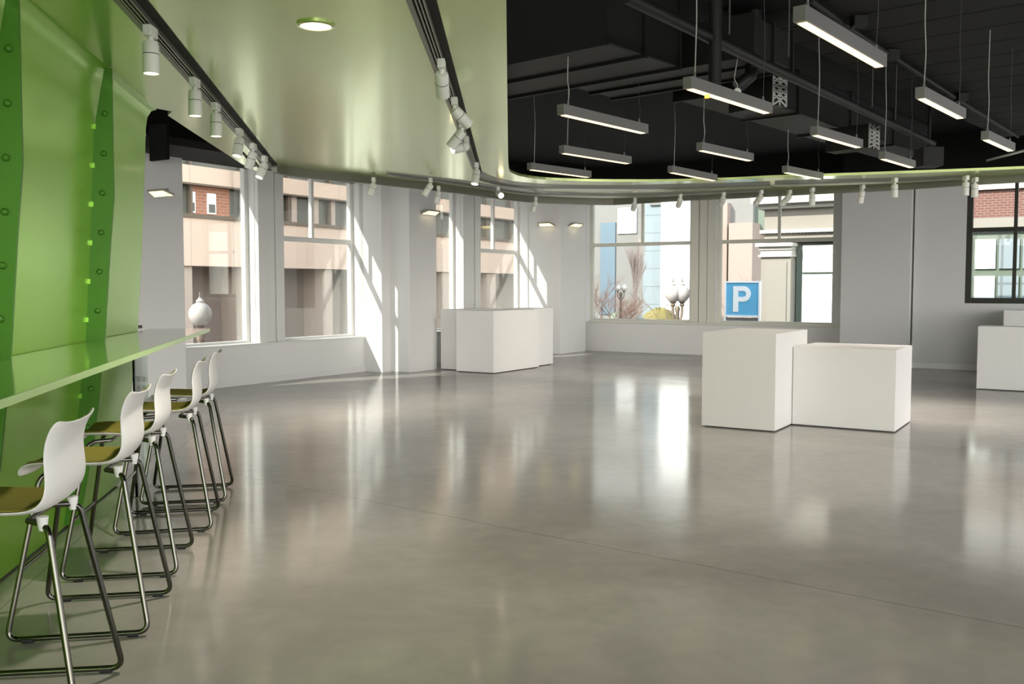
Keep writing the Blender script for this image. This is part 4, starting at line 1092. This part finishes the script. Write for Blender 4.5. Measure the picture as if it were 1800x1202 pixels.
# --- towers seen through the corner windows
S4 = 52.0
def tower(label, parts, S, dep=12):
    xs = [p[1] for p in parts]
    root = thing('office_tower', label, 'building', ST(S + dep / 2, tp(xs[0], S), GZ))
    for nm, xa, xb, ya, yb, m, ds in parts:
        obj(nm, MB().stbox(S + ds, S + dep, tp(xa, S), tp(xb, S), PS(xa, yb, S).z if yb else GZ, PS(xa, ya, S).z), M[m], root)
    return root
tower('grey office tower with a blue glass strip, left in the first corner window',
      [('facade', 1000, 1137, 250, None, 'grey_clad', 0), ('glass_strip', 1056, 1082, 392, 552, 'blueglass', -.1), ('painted_sun_patch', 1086, 1119, 366, 411, 'sunlit_clad', -.12), ('corner_trim', 1134, 1138, 250, None, 'bronze', -.15)], S4)  # the white panel paints a sunlit patch onto the grey facade
tower('blue-grey tower, part painted sunlit white, right of the grey one, in the first corner window',
      [('siding', 1139, 1174, 250, None, 'bluegrey', -1), ('sunlit_siding', 1174, 1235, 250, None, 'sunlit_clad', -1.4), ('dark_band', 1152, 1176, 356, 363, 'grey_clad', -1.2)], S4)  # right part whitened in colour to stand for direct sun
S5 = 40.0
tower('pink-grey stepped tower behind the parking sign',
      [('rear_block', 1236, 1322, 250, None, 'grey_clad', 0), ('pink_slab', 1236, 1283, 360, None, 'pinkgrey', -.6), ('pink_block', 1290, 1331, 394, None, 'pinkgrey', -1.0), ('green_glass', 1320, 1345, 361, 405, 'greenwin', .4)], S5)

# --- grass mound, hedge
def mound(name, label, cx, cy, rx, ry, h, m, cat):
    mb = MB(); n, k = 32, 7; rings = []
    for j in range(k + 1):
        f = j / k; r = 1 - f; zz_ = h * (1 - r * r)
        rings.append([mb.bm.verts.new((cx + rx * max(r, .01) * math.cos(2 * math.pi * i / n), cy + ry * max(r, .01) * math.sin(2 * math.pi * i / n), GZ - .05 + zz_ + random.uniform(-.06, .06) * h)) for i in range(n)])
    for j in range(k):
        for i in range(n): mb.bm.faces.new((rings[j][i], rings[j][(i + 1) % n], rings[j + 1][(i + 1) % n], rings[j + 1][i]))
    mb.bm.faces.new(list(reversed(rings[0]))); mb.bm.faces.new(rings[-1])
    o = obj(name, mb, m, smooth=True); tag(o, label, cat); return o
mound('grass_mound', 'sunlit yellow-green grass mound under the white tower', 10.4, 66, 2.3, 1.8, 2.4, M['grass'], 'grass mound')
mound('clipped_hedge', 'grey-green hedge below the slim pale tree', 7.0, 64, 1.0, 0.9, 2.15, M['hedge'], 'hedge')

# --- bare trees
def tree(label, base, h, m, spread, levels=4, r0=None, seed=1, first=0.35, kids=3, up=0.35, group='bare trees outside'):
    rnd = random.Random(seed); b = Vector(base)
    root = thing('bare_tree', label, 'tree', b, 0, group)
    r0 = r0 or h * .018
    trunk = MB(); twigs = MB()
    top = b + Vector((0, 0, h * first))
    trunk.tube([b, b + Vector((rnd.uniform(-.05, .05), 0, h * first * .5)), top], [r0, r0 * .85, r0 * .7], 8)
    def grow(p, d, L, r, lv):
        q = p + d * L * .5 + Vector((rnd.uniform(-1, 1), rnd.uniform(-1, 1), 0)) * L * .05; e = p + d * L
        twigs.tube([p, q, e], [r, r * .8, r * .55], 5)
        if lv == 0: return
        for _ in range(kids):
            nd = (d + Vector((rnd.uniform(-1, 1), rnd.uniform(-1, 1), rnd.uniform(-.2, 1) * up)) * spread).normalized()
            grow(p + d * L * rnd.uniform(.55, 1), nd, L * rnd.uniform(.55, .8), r * .55, lv - 1)
    for _ in range(kids + 1):
        nd = Vector((rnd.uniform(-1, 1) * spread, rnd.uniform(-1, 1) * spread, 1)).normalized()
        grow(top - Vector((0, 0, rnd.uniform(0, h * first * .2))), nd, h * (1 - first) * .42, r0 * .38, levels)
    obj('trunk', trunk, m, root, smooth=True); obj('twigs', twigs, m, root)
    return root
def gx(px, Y): return (px - 900) / F_PX * Y
tree('rusty twiggy tree at the left edge of the first corner window', (gx(1052, 34), 34, GZ), 4.7, M['bark_red'], 0.75, seed=3, kids=4, levels=4, r0=.07)
tree('slim pale upright tree in the middle of the first corner window', (gx(1113, 50), 50, GZ), 6.3, M['bark_pale'], 0.16, seed=5, kids=4, levels=4, up=1.0, r0=.08)
tree('dark sparse tree between the slim pale tree and the twin globe lamp', (gx(1166, 52), 52, GZ), 4.7, M['bark'], 0.7, seed=8, kids=3, levels=4, r0=.06)
tree('small bare tree above the parking sign against the pink tower', (gx(1316, 33), 33, GZ), 4.6, M['bark'], 0.6, seed=11, kids=3, levels=4, r0=.06)
